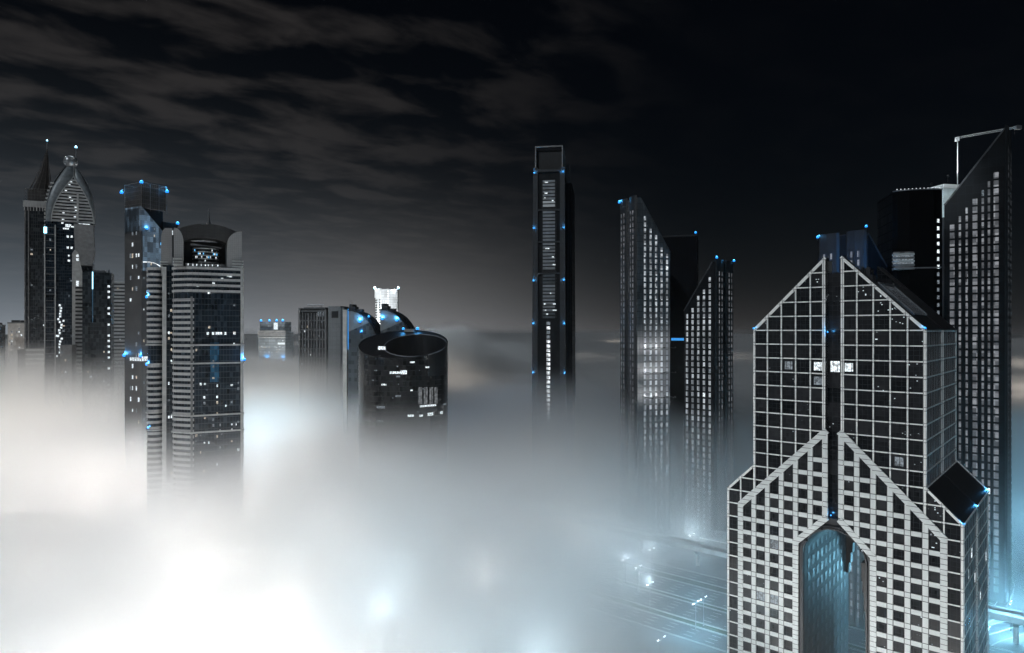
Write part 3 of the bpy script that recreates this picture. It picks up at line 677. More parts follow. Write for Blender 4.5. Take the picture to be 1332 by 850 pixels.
def arch_crown_tower():
    D = 400; a = R(26.5); T = thing('arch_crowned_tower', 'pale banded tower with a vaulted arch crown over a round drum and a rooftop spire', 'skyscraper', at(250, D), a); rnd = random.Random(21)
    zr = zz(347, 404); fl = 3.35
    body = [(27, 0), (27.8, 1), (27.8, 30), (-9.7, 30), (-9.7, 10.5), (-8.6, 8.0), (-1.6, .9), (0, 0)]
    b = MB(); b.prism([(x, y, 0) for x, y in body], (0, 0, zr)); b.build('wall', M['navy'], T)
    def ringband(b, z0, z1, out, x0=None, full=True):
        """a band that follows the front outline from the left corner round to x0"""
        path = [(-9.7, 30), (-9.7, 10.5), (-8.6, 8.0), (-1.6, .9), (0, 0)]+([(27, 0), (27.8, 1)] if full else [(x0, 0)])
        for i in range(len(path)-1):
            p, q = Vector((*path[i], 0)), Vector((*path[i+1], 0)); d = (q-p).normalized(); n = Vector((d.y, -d.x, 0))
            b.para(p-d*(out if i else 0)+Vector((0, 0, z0)), d*((q-p).length+(out if i else out))+Vector((0, 0, 0)), n*out, (0, 0, z1-z0))
    # full width storeys under the crown
    z = zr-1.8; k = 0
    while z > zz(386, 400):
        b = MB(); ringband(b, z, z+1.45, .75+.002*k); b.build('balcony_band', M['band'], T); z -= fl; k += 1
    b = MB(); z = zz(392, 400)
    while z > 8: ringband(b, z, z+1.6, .55, 1.0, False); z -= fl
    b.build('corner_bands', M['band'], T)
    for y in (461, 472.5-0, 541, 563.6, 484): pass
    for y in (449, 473, 541, 563):
        b = MB(); z = zz(y, 400); ringband(b, z-.55, z+.35, 1.1); b.build('belt_course', M['light'], T)
    for x0, x1, y in ((26.4, 28.2, -.45), (-9.9, -9.2, 10.4)):
        b = MB(); b.box(x0, x1, y, y+1.6, 0, zr); b.build('edge_pilaster', M['light'], T)
    b = MB(); b.box(-.9, .3, -.75, .3, 0, zz(386, 400)); b.build('corner_column', M['grey'], T)
    wins = []
    lit_grid(wins, (0, -.03, 0), (1, 0, 0), (0, -1, 0), 27, 30, zz(385, 400)-2, fl, [2.2+i*2.3 for i in range(11)], .05, rnd)
    lit_grid(wins, (0, -.03, 0), (1, 0, 0), (0, -1, 0), 27, 12, zz(500, 400), fl, [6.5, 9.0, 13.5, 21.5, 24.0], .24, rnd)
    lit_grid(wins, (0, -.03, 0), (1, 0, 0), (0, -1, 0), 27, 12, zz(540, 400), fl, [9.0, 11.3, 15], .2, rnd, mats=('pale_window', 'lit_dim'))
    for x in (8.4, 11.2, 13.0, 14.2, 15.6, 18, 23): wins.append(((x, -.03, zz(434, 402)), Vector((.6, 0, 0)), .8, (0, -1, 0), M['lit']))
    for x, y in ((16.2, 362), (19.5, 358), (11.5, 368), (3.4, 364), (16.5, 371), (3, 372), (21, 358.5), (9, 381)): wins.append(((x, -.03, zz(y, 402)), Vector((.7, 0, 0)), .55, (0, -1, 0), M['lit']))
    put_windows(T, wins, 100)
    b = MB(); b.box(9.6, 14.5, -.08, -.02, zz(498, 401), zz(446, 401)); b.build('blue_glass_panel', m_curtain('blue_glass', (.02, .10, .19), (.03, .06, .09), 3.35, 1.7, .2, .1, rough=.15, var=.5), T)
    # crown: vault carried by two tiled pylons
    zs = zz(300, 404); zp = zz(291, 404); x0, x1 = -9.2, 26.6
    def vault(t): return zs-1+(zp-zs+1)*math.sin(math.pi*t)**.8
    b = MB(); N_ = 16; dep = 20
    outer = [(x0+(x1-x0)*i/N_, vault(i/N_)) for i in range(N_+1)]
    inner = [(x0+7+(x1-x0-14)*(i/N_), 0) for i in range(N_+1)]
    il, ir = x0+4.6, x1-7.6; zi = zz(314, 404)
    lower = [(ir-(ir-il)*i/8, zi+2.2*math.sin(math.pi*i/8)) for i in range(9)]
    b.prism([(x, 1.6, z) for x, z in outer[::-1]]+[(x0, 1.6, zi)]+[(x, 1.6, z) for x, z in lower[::-1]]+[(x1, 1.6, zi)], (0, dep, 0)); b.build('vault', M['crown_dark'], T)
    for (p0, p1, sgn) in ((x0-.4, il, 1), (ir, x1+.6, -1)):
        # quarter-round shoulder towards the opening
        q = MB(); w_ = p1-p0; pts = [(p0, zr), (p0, zs+.6)] if sgn > 0 else [(p1, zr), (p1, zs+.6)]
        arc = [(((p0+w_*math.sin(R(i*9))) if sgn > 0 else (p1-w_*math.sin(R(i*9)))), zs+.6-(zs-zr)*.38*(1-math.cos(R(i*9)))) for i in range(1, 11)]
        pts += arc+[((p1 if sgn > 0 else p0), zr)]
        q.prism([(x, .4, z) for x, z in pts], (0, dep-2, 0)); q.build('pylon', M['pylon'], T)
        for i in range(3):
            l = MB(); z = zr+1.6*i+.2; l.box(p0-.5 if sgn > 0 else p1-5.6, p0+4.4 if sgn > 0 else p1+.7, -.6, 3, z, z+.75); l.build('ledge', M['light'], T)
    b = MB(); b.box(il+.2, ir-.2, 14, 15, zr, zi+1); b.build('crown_back_wall', M['crown_dark'], T)
    # drum
    cx_, cyy, rr = (il+ir)/2+.4, 9.5, 7.4
    def ring(z, r): return [(cx_+r*math.cos(2*math.pi*i/28), cyy+r*.8*math.sin(2*math.pi*i/28), z) for i in range(28)]
    b = MB(); b.surf([ring(zr, rr-.5), ring(zr+11, rr-.5)], closed=True); b.add(ring(zr+11, rr-.5), [tuple(range(28))]); b.build('drum', M['black'], T)
    for i in range(5):
        q = MB(); z = zr+2.6+i*2.05; q.surf([ring(z, rr-.4), ring(z, rr), ring(z+.5, rr), ring(z+.5, rr-.4)], closed=True); q.build('drum_ring', M['light'], T)
    for i in range(16):
        an = R(-150+i*8); x, y = cx_+(rr-.42)*math.cos(an), cyy+(rr-.42)*.8*math.sin(an); lv = rnd.choice((0, 1, 1, 2, 3)); q = MB(); z = zr+3.3+2.05*lv; q.box(x-.25, x+.25, y-.25, y, z, z+1.1); q.build('drum_window', M['blue_dim'] if i % 3 == 0 else M['lit'], T)
    b = MB(); b.prism([(il+4, 5, zi-1.2), (ir-3, 5, zi-2.6), (ir-3, 5, zi-3.2), (il+4, 5, zi-2.4)], (0, 6, 0)); b.build('drum_canopy', M['grey'], T)
    b = MB(); b.tube((9.2, 8, zp-.5), (9.2, 8, zz(271, 410)), .9, .12, 8); b.tube((9.2, 8, zp-.5), (9.2, 8, zp+2.5), 1.5, .9, 8); b.build('spire', M['grey'], T)
    b = MB(); rnd2 = random.Random(3); b.box(il+1, ir-1, .6, 1.0, zr, zr+1.6); b.build('terrace_rail', M['grey'], T)
    for i in range(8): q = MB(); x = il+2+i*2.2+rnd2.random(); q.box(x, x+.5, .3, .5, zr+.2, zr+1.3); q.build('terrace_lamp', M['lit'], T)
    # left wing behind a dark recess
    b = MB(); b.box(-15.6, -9.8, 14, 30, 0, zz(352, 420)+2); b.build('recess_wall', M['navy'], T)
    b = MB(); b.box(-15.8, -13.6, 12.4, 15.5, 0, zz(350, 418)); b.build('wing_pilaster', M['light'], T)
    cx2, cy2, r2 = -19.4, 21.0, 4.2
    def arc2(z, r): return [(cx2+r*math.cos(R(a_)), cy2+r*math.sin(R(a_)), z) for a_ in range(-180, 1, 12)]+[(cx2+r, cy2+9, z), (cx2-r, cy2+9, z)]
    zw = zz(352, 425)
    b = MB(); b.prism(arc2(0, r2), (0, 0, zw)); b.build('wing_wall', M['navy'], T)
    for (za, zb) in ((zw-1.4, zz(450, 425)), (zz(476, 425), 5)):
        b = MB(); z = za
        while z > zb: b.surf([arc2(z, r2-.1), arc2(z, r2+.55), arc2(z+1.55, r2+.55), arc2(z+1.55, r2-.1)], closed=True); z -= fl
        b.build('wing_bands', M['band'], T)
    for y in (449, 473, 534, 556):
        b = MB(); z = zz(y, 422); b.surf([arc2(z, r2), arc2(z, r2+1.1), arc2(z+.8, r2+1.1), arc2(z+.8, r2)], closed=True); b.build('wing_belt', M['light'], T)
    b = MB(); b.prism([(-16.4, 15, zw-4), (-16.4, 15, zz(312, 420)), (-15.8, 15, zz(305, 420)), (-14.2, 15, zz(301, 420)), (-10.5, 15, zz(300.5, 420)), (-10.5, 15, zw-4)], (0, 10, 0)); b.build('wing_pylon', M['pylon'], T)
    for i in range(3): l = MB(); z = zr+1.6*i-.6; l.box(-17, -12.6, 14.2, 17, z, z+.8); l.build('ledge', M['light'], T)
    wins = []; lit_grid(wins, (-12.3, 13.97, 0), (1, 0, 0), (0, -1, 0), 4, 20, zw-10, fl, [0, 1.4], .16, rnd, .5, .8)
    put_windows(T, wins, 40)
    for (x, y, py, k) in ((28.6, -.8, 469, 1.3), (-23.9, 19.6, 475, 1.4), (-23.9, 20, 388, 1.5), (-23.4, 18.5, 556, .8)): beacon(T, (x, y, zz(py, 410)-.8), 410, k=k, up=.3)
    return T
M['crown_dark'] = m_cladding('crown_stone', (.05, .05, .052), (.03, .03, .03), 3, 2, .1); M['blue_dim'] = m_glow('blue_window', (.15, .55, 1), 1.2)
arch_crown_tower()

# ================================================================== glass tower behind it, still under construction on top
def unfinished_tower():
    D = 520; a = R(60); T = thing('unfinished_tower', 'dark tower with bright reflective glass side and scaffold frame on top, blue lamps', 'skyscraper', at(184, D), a); rnd = random.Random(9)
    # right face along +x, left face along +y (away to the left)
    wl = 22.0; wr = 20.8
    zl = zz(268, D); b = MB()
    b.box(0, wr, 0, wl, 0, zz(300, D)); b.build('wall', M['tower_dark'], T)
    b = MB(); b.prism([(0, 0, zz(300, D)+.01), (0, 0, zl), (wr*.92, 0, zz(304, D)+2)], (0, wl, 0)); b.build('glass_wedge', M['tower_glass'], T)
    g = MB(); g.box(1, wr-.4, -.12, -.02, zz(352, D), zz(300, D)); g.build('painted_reflection_glazing', M['tower_glass'], T)
    b = MB(); b.box(0, wr*.93, 3, wl, zz(302, D), zz(270, D)); b.box(wr*.9, wr*1.5, 2, wl, zz(330, D), zz(284, D)); b.build('upper_block', M['black'], T)
    b = MB(); z0, z1 = zz(270, D), zz(237, D); 
    for x in (0, wr*.34, wr*.68, wr*.98): 
        for y in (0, wl): b.tube((x, y, z0-2), (x, y, z1), .22, n=5)
    for z in (z0+(z1-z0)*k/6 for k in range(1, 7)):
        for y in (0, wl): b.tube((0, y, z), (wr*.98, y, z), .09 if z < z1-.1 else .2, n=4)
        for x in (0, wr*.98): b.tube((x, 0, z), (x, wl, z), .09 if z < z1-.1 else .2, n=4)
    for i in range(14): b.tube((i*1.5, 0, z0), (i*1.5, 0, z1), .05, n=4)
    for i in range(15): b.tube((0, i*1.5, z0), (0, i*1.5, z1), .05, n=4)
    b.build('scaffold_frame', M['scaffold'], T)
    b = MB(); b.box(.5, wr*.96, .6, wl-.6, z0, z1-3); b.build('netting', m_plain('scaffold_netting', (.045, .043, .042), .9), T)
    b = MB(); b.tube((0, wl, z1-3), (0, wl+4, z1-3.5), .15, n=5); b.build('outrigger', M['scaffold'], T)
    wins = []
    lit_grid(wins, (-.02, 0, 0), (0, 1, 0), (-1, 0, 0), wl, 45, zl-18, 8.5, [3.5, 6.5, 11.5, 14], .22, rnd, .95, 1.7)
    lit_grid(wins, (0, -.14, 0), (1, 0, 0), (0, -1, 0), wr, zz(352, D), zz(285, D), 5.5, [2.5+i*2.6 for i in range(7)], .10, rnd, .6, 1.1, ('blue_dim', 'lit_dim'))
    lit_grid(wins, (0, -.03, 0), (1, 0, 0), (0, -1, 0), wr, 40, zz(360, D), 4, [2, 5, 8, 11], .1, rnd, .6, 1)
    for i in range(7): wins.append(((-.02, 1+i*2.2, zz(467.5, 524)), Vector((0, .75, 0)), 1.3, (-1, 0, 0), M['lit']))
    for i in range(5): wins.append(((1+i*1.6, -.03, zz(467, D)), Vector((.7, 0, 0)), 1.7, (0, -1, 0), M['lit']))
    wins.append(((wr*1.2, 1.9, zz(297, D)), Vector((2.2, 0, 0)), 1.8, (0, -1, 0), M['lit']))
    put_windows(T, wins, 100)
    b = MB(); 
    for i in range(12):
        t0, t1 = i/12, (i+1)/12; f_ = lambda t: (1+15*t, -.5-1.5*math.sin(math.pi*t), zz(341, D)-3*t+1.4*math.sin(math.pi*t)); b.tube(f_(t0), f_(t1), .35, n=5)
    b.build('curved_canopy', M['lit_far'], T)
    for (x, y, py, k) in ((0, 0, 237, 1.6), (0, wl+4, 246, 1.6), (wr, 0, 243, 1.6), (wr*1.5, 2, 283, 1.5), (4, -.7, 296, 1.1), (-.4, .5, 463, 1.5), (-.4, wl, 463, 1.5)): beacon(T, (x, y, zz(py, D)-2), D, k=k, up=.5)
M['tower_dark'] = m_curtain('ribbed_dark_facade', (.045, .047, .05), (.085, .085, .088), 40, 1.3, .2, .3, rough=.45, var=.15)
M['tower_glass'] = m_win('blue_glazing_reflection_glow', (.42, .66, .92), .17, 2.3, 4.0)  # emission per cell stands in for bright reflections on this glass
M['scaffold'] = m_plain('scaffold_tube', (.12, .12, .12), .6)
unfinished_tower()

# ================================================================== petal-crowned tower
def petal_tower():
    D = 750; T = thing('petal_tower', 'tall tower whose curved petal shells close under a glass ball, banded gothic arch in front', 'skyscraper', at(91, D), R(28)); rnd = random.Random(31)
    k = D/F; X = lambda px: (px-91)*k/ .98; Z = lambda py: zz(py, D)
    hw = 23.0; dep = 30
    b = MB(); b.box(-hw, hw*.92, 0, dep, 0, Z(290)); b.build('wall', M['navy'], T)
    # silhouette half width of the crown at each height
    rows = [(290, 1.0), (280, 1.0), (264, .97), (248, .86), (235, .68), (224, .47), (216, .28), (211, .12)]
    def xs(py, s): # interpolated half width
        for (a, wa), (c, wc) in zip(rows, rows[1:]):
            if c <= py <= a: return hw*s*(wa+(wc-wa)*(a-py)/(a-c))
        return hw*.1
    n = 14
    core = MB(); ring = []
    for (py, w_) in rows: 
        q = hw*w_*.93; d = dep*.5*w_*.9; ring.append([(-q, dep/2-d, Z(py)), (q, dep/2-d, Z(py)), (q, dep/2+d, Z(py)), (-q, dep/2+d, Z(py))])
    core.surf(ring, closed=True); core.build('crown_core', M['black'], T)
    # petals: left one sweeps to the apex, right one wraps behind
    for s in (-1, 1):
        p = MB(); rr = []
        for j in range(n+1):
            py = 290-(290-211)*j/n; xo = xs(py, 1.0); t = j/n
            # inner edge is the gothic arch: closes at row 230
            g = max(0, 1-((290-py)/60.0)**1.9) if py > 230 else 0; xi = ((.74 if s < 0 else .97)*hw*g)+s*3.0*(1-g)
            xi = min(xi, xo-.5); front = dep/2-dep*.5*(xo/hw)*.9-1.4
            rr.append([(s*xo, dep*.5, Z(py)), (s*(xo*.98), front+3, Z(py)), (s*(xi*.35+xo*.65), front-.4, Z(py)), (s*xi, front-1.0, Z(py)), (s*xi, front+.8, Z(py)), (s*(xo*.9), dep*.5+.5, Z(py))])
        p.surf(rr, closed=True); p.build('petal_shell', M['petal'], T, smooth=True)
        e = MB()
        for j in range(n): 
            a_, c_ = Vector(rr[j][3]), Vector(rr[j+1][3]); e.tube(a_+Vector((0, -.3, 0)), c_+Vector((0, -.3, 0)), .55, n=6)
        e.build('arch_rib', M['light'], T)
    z = 288.0; i = 0
    while z > 233:
        g = max(0, 1-((290-z)/60.0)**1.9); w_ = .7*hw*g; y = dep/2-dep*.5*(xs(z, 1.0)/hw)*.9-1.9; q = MB()
        q.box(-.74*hw*g+3*(1-g), .97*hw*g+3*(1-g), y, y+3, Z(z)-.9, Z(z)+1.0); q.build('arch_band', M['light'], T)
        if rnd.random() < .5: x = rnd.uniform(-w_*.6, w_*.6); q = MB(); q.box(x, x+2.2, y+.6, y+.9, Z(z)+1.05, Z(z)+2.2); q.build('window', M['lit'], T)
        z -= 4.2; i += 1
    b = MB(); b.box(hw*.28, hw*.36, -2.2, 0, Z(290), Z(252)); b.build('arch_mullion', M['light'], T)
    b = MB(); b.ball((-.5, dep*.45, Z(207.5)), 7.2, 16); b.build('glass_ball', M['ballglass'], T, smooth=True)
    b = MB()
    for s in (-1, 1): b.tube((s*5.5, dep*.45-3.5, Z(212)), (-s*3.5-.5, dep*.45-5, Z(203)), .7, n=6)
    b.build('ball_brace', M['white'], T)
    b = MB(); b.tube((4.5, dep*.45, Z(206)), (4.5, dep*.45, Z(189)), .8, .45, 6); b.build('mast', M['steel'], T); beacon(T, (4.5, dep*.45, Z(189)), D, 'whiteb', up=0, k=1.15)
    # side balcony bands on the far left edge
    b = MB(); z = Z(290); 
    while z < Z(240): w_ = xs(HY-(z-H)*F/D, 1.0); b.box(-w_-1.2, -w_+2.4, 4, 12, z, z+1.7); z += 4.2
    b.build('side_bands', M['light'], T)
    b = MB(); z = 20
    while z < Z(296): b.box(-hw-1.0, -hw+9, -.9, 3, z, z+.5); z += 7.2
    b.build('balcony_lines', M['grey'], T)
    for x in (-hw, -hw+9.5): b = MB(); b.box(x-.5, x+.5, -1.3, 0, 0, Z(294)); b.build('edge_pilaster', M['light'], T)
    wins = []; 
    for i in range(26): wins.append(((rnd.uniform(-8, 18), -.05, Z(rnd.choice((291, 293, 295, 298)))), Vector((rnd.uniform(.6, 1.6), 0, 0)), .8, (0, -1, 0), M['lit']))
    lit_grid(wins, (0, -.03, 0), (1, 0, 0), (0, -1, 0), hw, 60, Z(305), 5.5, [-18, -12, -6, -1, 1.5, 14, 17], .09, rnd, 1.0, 1.2)
    for y in (308, 322.5): 
        for x in (-2, 1.6): wins.append(((x, -.05, Z(y)), Vector((1.0, 0, 0)), 1.2, (0, -1, 0), M['lit']))
    z = 466
    while z > 395: wins.append(((-9.5+rnd.uniform(-1.5, 2), -.05, Z(z)), Vector((1.0, 0, 0)), 1.1, (0, -1, 0), M['lit'])); z -= 3.6
    put_windows(T, wins, 100)
    b = MB(); b.box(-hw-.8, -hw+2.0, -1.6, -.9, Z(305.5), Z(297.5)); b.build('blue_sign', M['cyan'], T)
    # leaning grey slab on its right flank
    b = MB(); s0 = X(95.5); s1 = X(116)
    b.prism([(s0, -4, Z(291)), (s1, -4, Z(292)), (s1+2, -4, Z(328)), (s1-1, -4, Z(345)), (s0+3, -4, Z(345)), (s0+1, -4, Z(330))], (0, 12, 0)); b.build('tilted_slab', M['slab'], T)
    b = MB(); b.prism([(s0-1.5, -4.4, Z(330)), (s0+1, -4.4, Z(325)), (s0+4.5, -4.4, Z(330)), (s0+8, -4.4, Z(356)), (s0+8, -4.4, 0), (s0-1.5, -4.4, 0)], (0, 10, 0)); b.build('curved_wing', M['light'], T)
    b = MB(); z = 10
    while z < Z(372): b.box(s0+1.5, s0+8.3, -4.9, -4.3, z, z+2.0); z += 4.3
    b.build('wing_openings', M['black'], T)
    b = MB(); b.box(s0+4, s1-2, 0, 8, Z(352), Z(328)); b.build('slab_neck', M['dark'], T)
    wins = []
    for y, s in ((333, 1.2), (338, 1.5), (369, 3)): wins.append(((s0+3.4, -4.45, Z(y)), Vector((1.2, 0, 0)), s, (0, -1, 0), M['lit']))
    put_windows(T, wins)
M['petal'] = m_plain('petal_metal', (.20, .225, .24), .4, .1); M['ballglass'] = m_plain('ball_glass', (.40, .42, .44), .22, .6); M['slab'] = m_plain('slab_stone', (.20, .205, .21), .7)
M['whiteb'] = m_glow('white_beacon_glass', (.30, .72, 1.0), 2.6); M['cyan'] = m_glow('cyan_sign', (.35, .8, 1.0), 3.5)
petal_tower()

def spire_tower():
    D = 800; T = thing('spired_tower', 'dark tower at far left topped by a railed deck and an openwork cone spire', 'skyscraper', at(49, D), R(22)); rnd = random.Random(41); Z = lambda py: zz(py, D); k = D/F
    hw = 12.6; b = MB(); b.box(-hw, hw, 0, 26, 0, Z(268)); b.build('wall', m_curtain('spired_tower_glass', (.028, .035, .042), (.05, .055, .06), 4, 2.2, .3, .3, rough=.2, var=.3), T)
    for x in (-hw-.3, -hw+3.2, hw-.8): b = MB(); b.box(x, x+1.2, -1, 0, 0, Z(268)); b.build('edge_pilaster', M['grey'], T)
    b = MB(); b.box(-hw-1.5, hw+1.5, -1.5, 27, Z(270), Z(262)); b.build('deck', M['band'], T)
    for i in range(9): q = MB(); x = -hw+i*3; q.box(x-.4, x+.4, -2, -1.4, Z(275), Z(266)); q.build('deck_bracket', M['light'], T)
    b = MB()
    for j in range(5):
        z = Z(262)+j*3.6; 
        for (p, q) in (((-hw, 0), (hw, 0)), ((hw, 0), (hw, 26)), ((-hw, 0), (-hw, 26))): b.tube((*p, z), (*q, z), .14 if j < 4 else .3, n=4)
    for i in range(9): x = -hw+i*hw/4; b.tube((x, 0, Z(262)), (x, 0, Z(246)), .15, n=4)
    b.build('railing', M['scaffold'], T)
    b = MB(); b.box(-hw+2, hw-2, 3, 24, Z(262), Z(247)); b.build('deck_house', m_plain('deck_house_stone', (.075, .07, .068), .8), T)
    b = MB(); c = Vector((8.0-1.5, 13, Z(190))); z0 = Z(249); n = 12
    for i in range(n):
        a = 2*math.pi*i/n; p = Vector((0+12.5*math.cos(a), 13+12.5*math.sin(a), z0)); mid = Vector((3.8+5.6*math.cos(a), 13+5.6*math.sin(a), Z(222))); b.tube(p, mid, .42, .34, 5); b.tube(mid, c, .34, .15, 5)
    for f_ in (.2, .45, .7, .88):
        pts = []
        for i in range(n):
            a = 2*math.pi*i/n; r = 12.5*(1-f_)+.3; pts.append(Vector((6.5*f_+r*math.cos(a), 13+r*math.sin(a), z0+(c.z-z0)*f_)))
        for i in range(n): b.tube(pts[i], pts[(i+1) % n], .16, n=4)
    b.build('cone_spire', m_plain('spire_steel', (.085, .075, .07), .6), T)
    b = MB(); b.surf([[(0+r*math.cos(2*math.pi*i/12)+o, 13+r*math.sin(2*math.pi*i/12), z) for i in range(12)] for (r, o, z) in ((9.5, 0, z0), (4.4, 3.4, Z(224)), (1.2, 5.8, Z(200)))], closed=True); b.build('spire_core', m_plain('spire_core_stone', (.04, .036, .035), .8), T)
    b = MB(); b.tube(c, (c.x, c.y, Z(180)), .6, .4, 6); b.build('mast', M['steel'], T); beacon(T, (c.x, c.y, Z(180)), D, 'whiteb', up=0, k=.8)
    wins = []
    lit_grid(wins, (0, -.03, 0), (1, 0, 0), (0, -1, 0), hw, 60, Z(300), 5.2, [-6, -1, 3, 6, 9], .10, rnd, 1.1, 1.0)
    lit_grid(wins, (-hw-.03, 1, 0), (0, 1, 0), (-1, 0, 0), hw, 60, Z(300), 5.2, [4, 10, 18], .14, rnd, 1.1, 1.0)
    put_windows(T, wins, 80)
    b = MB(); b.box(-hw+2, hw, -2.4, -1.2, 0, Z(453)); b.build('podium', M['grey'], T)
    b = MB(); z = 30
    while z < Z(455): b.box(-hw+1.5, hw+.5, -3.0, -2.4, z, z+2.2); z += 5.2
    b.build('podium_bands', M['light'], T)
spire_tower()

def black_box_tower():
    D = 690; T = thing('black_box_tower', 'plain black box tower with a vertical cyan light line, right of the petal tower', 'skyscraper', at(107, D), R(24)); rnd = random.Random(51); Z = lambda py: zz(py, D)
    w = 25.5; b = MB(); b.box(0, w, 0, 22, 0, Z(354)); b.build('wall', m_curtain('flat_black_glass', (.014, .020, .025), (.022, .028, .033), 4, 2.4, .2, .1, rough=.2, var=.3), T)
    b = MB(); b.box(9, 20, 3, 10, Z(354), Z(351)); b.box(22, 23.5, 3, 5, Z(354), Z(350)); b.build('rooftop_plant', M['grey'], T)
    b = MB(); b.box(8.6, 9.4, -.25, -.02, Z(376), Z(353.5)); b.build('light_line', M['cyan'], T); b = MB(); b.box(8.65, 9.35, -.2, -.02, Z(420), Z(376.2)); b.build('faint_light_line', M['bluefaint'], T)
    wins = []; z = Z(372)
    while z > 50:
        if rnd.random() < .75: wins.append(((w-2.2, -.03, z), Vector((1.0, 0, 0)), 1.1, (0, -1, 0), M['lit'])) 
        z -= 5.6
    lit_grid(wins, (0, -.03, 0), (1, 0, 0), (0, -1, 0), w, 60, Z(440), 5, [5, 7.5, 15, 19], .12, rnd, .9, 1.0)
    put_windows(T, wins, 100)
M['bluefaint'] = m_glow('faint_blue_line', (.12, .4, .7), .16)
black_box_tower()
def banded_block():
    D = 760; T = thing('banded_block', 'pale grey building of even horizontal bands between the black box tower and the dark tower', 'skyscraper', at(143, D), R(18)); rnd = random.Random(61); Z = lambda py: zz(py, D)
    w = 24.0; b = MB(); b.box(0, w, 0, 22, 0, Z(367)); b.build('wall', M['dark'], T)
    b = MB(); z = Z(369)
    while z > 30: b.box(-.4, w+.3, -.7, 4, z, z+2.3); z -= 4.05
    b.build('floor_bands', M['light'], T)
    b = MB(); b.box(-.6, .8, -.9, 3, 0, Z(367)+.5); b.build('edge_pilaster', M['light'], T)
    b = MB(); 
    for i in range(7): b.tube((i*3.6+.5, 0, Z(367)), (i*3.6+.5, 0, Z(357)), .12, n=4)
    for j in range(4): b.tube((0, 0, Z(367)+j*2.6), (w-1, 0, Z(367)+j*2.6), .1, n=4)
    b.build('roof_frame', M['scaffold'], T)
    wins = []; lit_grid(wins, (0, -.75, 0), (1, 0, 0), (0, -1, 0), w, Z(470), Z(370), 4.05, [3, 8, 10, 14, 19], .07, rnd, 1.2, .7); put_windows(T, wins)
banded_block()

# low blocks at the left edge
def low_block(label, px, D, rz, w, dep, py, wall, name='office_block', p=.1, seed=1, caps=()):
    T = thing(name, label, 'building', at(px, D), rz); rnd = random.Random(seed); zt = zz(py, D)
    b = MB(); b.box(0, w, 0, dep, 0, zt); b.build('wall', wall, T); b = MB(); b.box(-.4, w+.4, -.4, dep+.4, zt, zt+1.6); b.build('parapet', M['grey'], T)
    if caps:
        b = MB()
        for (x0, x1, h) in caps: b.box(x0, x1, 3, dep-3, zt+1.6, zt+h)
        b.build('rooftop_plant', M['dark'], T)
    wins = []; lit_grid(wins, (0, -.04, 0), (1, 0, 0), (0, -1, 0), w, 50, zt-4, 4.2, [2+i*3.2 for i in range(int(w/3.2))], p, rnd, 1.1, 1.2, ('lit_far', 'lit_dim')); put_windows(T, wins, 60); return T
low_block('dark glazed block with a dome-edged roof at the far left edge', -14, 900, R(8), 13, 12, 424, M['navy'], p=.3, seed=3, caps=[(5, 11, 4)])
low_block('beige block with a flat roof beside the spired tower at the far left', 10, 930, R(5), 22, 14, 421, m_plain('beige_stone', (.50, .48, .46), .8), p=.16, seed=6, caps=[(3, 15, 4.5)])
low_block('small dark block half sunk in fog in front of the spired tower', 23, 800, R(12), 13, 16, 457, M['tower_dark'], p=.25, seed=8)
low_block('low pale block half sunk in fog under the petal tower', 78, 720, R(15), 11, 14, 451, M['grey'], p=.12, seed=9)

# ================================================================== middle distance
def far_block():
    D = 1400; k = D/F; T = thing('distant_hotel_block', 'distant grey block with blue roof lamps rising from glowing fog, left of the lattice-fronted tower', 'building', at(336, D), R(-14)); Z = lambda py: zz(py, D); w = 62; rnd = random.Random(71)
    b = MB(); b.box(0, w, 0, 30, 0, Z(432)); b.box(1, w*.94, 3, 28, Z(432), Z(419)); b.build('wall', m_curtain('distant_grey_facade', (.16, .19, .21), (.10, .12, .13), 6, 4, 1.2, .8, rough=.4, var=.3), T)
    b = MB()
    for y in (431, 433.5, 436, 439): b.box(-1, w+1, -1.5, 1, Z(y)-.8, Z(y)+.8)
    b.build('floor_bands', M['light'], T)
    wins = []
    for y in (452, 455, 458, 466): lit_grid(wins, (0, -.1, 0), (1, 0, 0), (0, -1, 0), w, Z(y), Z(y)+1, 6, [4+i*3.5 for i in range(16)], .45, rnd, 1.4, 1.3, ('lit_far', 'lit_dim'))
    lit_grid(wins, (0, -.1, 0), (1, 0, 0), (0, -1, 0), w, Z(470), Z(434), 6, [4+i*3.5 for i in range(16)], .2, rnd, 1.2, 1.2, ('lit_far', 'lit_dim'))
    wins.append(((w*.62, 2.7, Z(424.5)), Vector((4.6, 0, 0)), 7, (0, -1, 0), M['lit'])); wins.append(((w*.86, -.2, Z(447)), Vector((8, 0, 0)), 2, (0, -1, 0), M['lit']))
    put_windows(T, wins, 100)
    for px in (338, 350.5, 361, 370): beacon(T, ((px-336)*k+1, 3, Z(420)), D, k=1.0, up=2)
    for px, y in ((349, 467), (373, 467)): beacon(T, ((px-336)*k, -2, Z(y)), D, k=.8, up=0)
far_block()
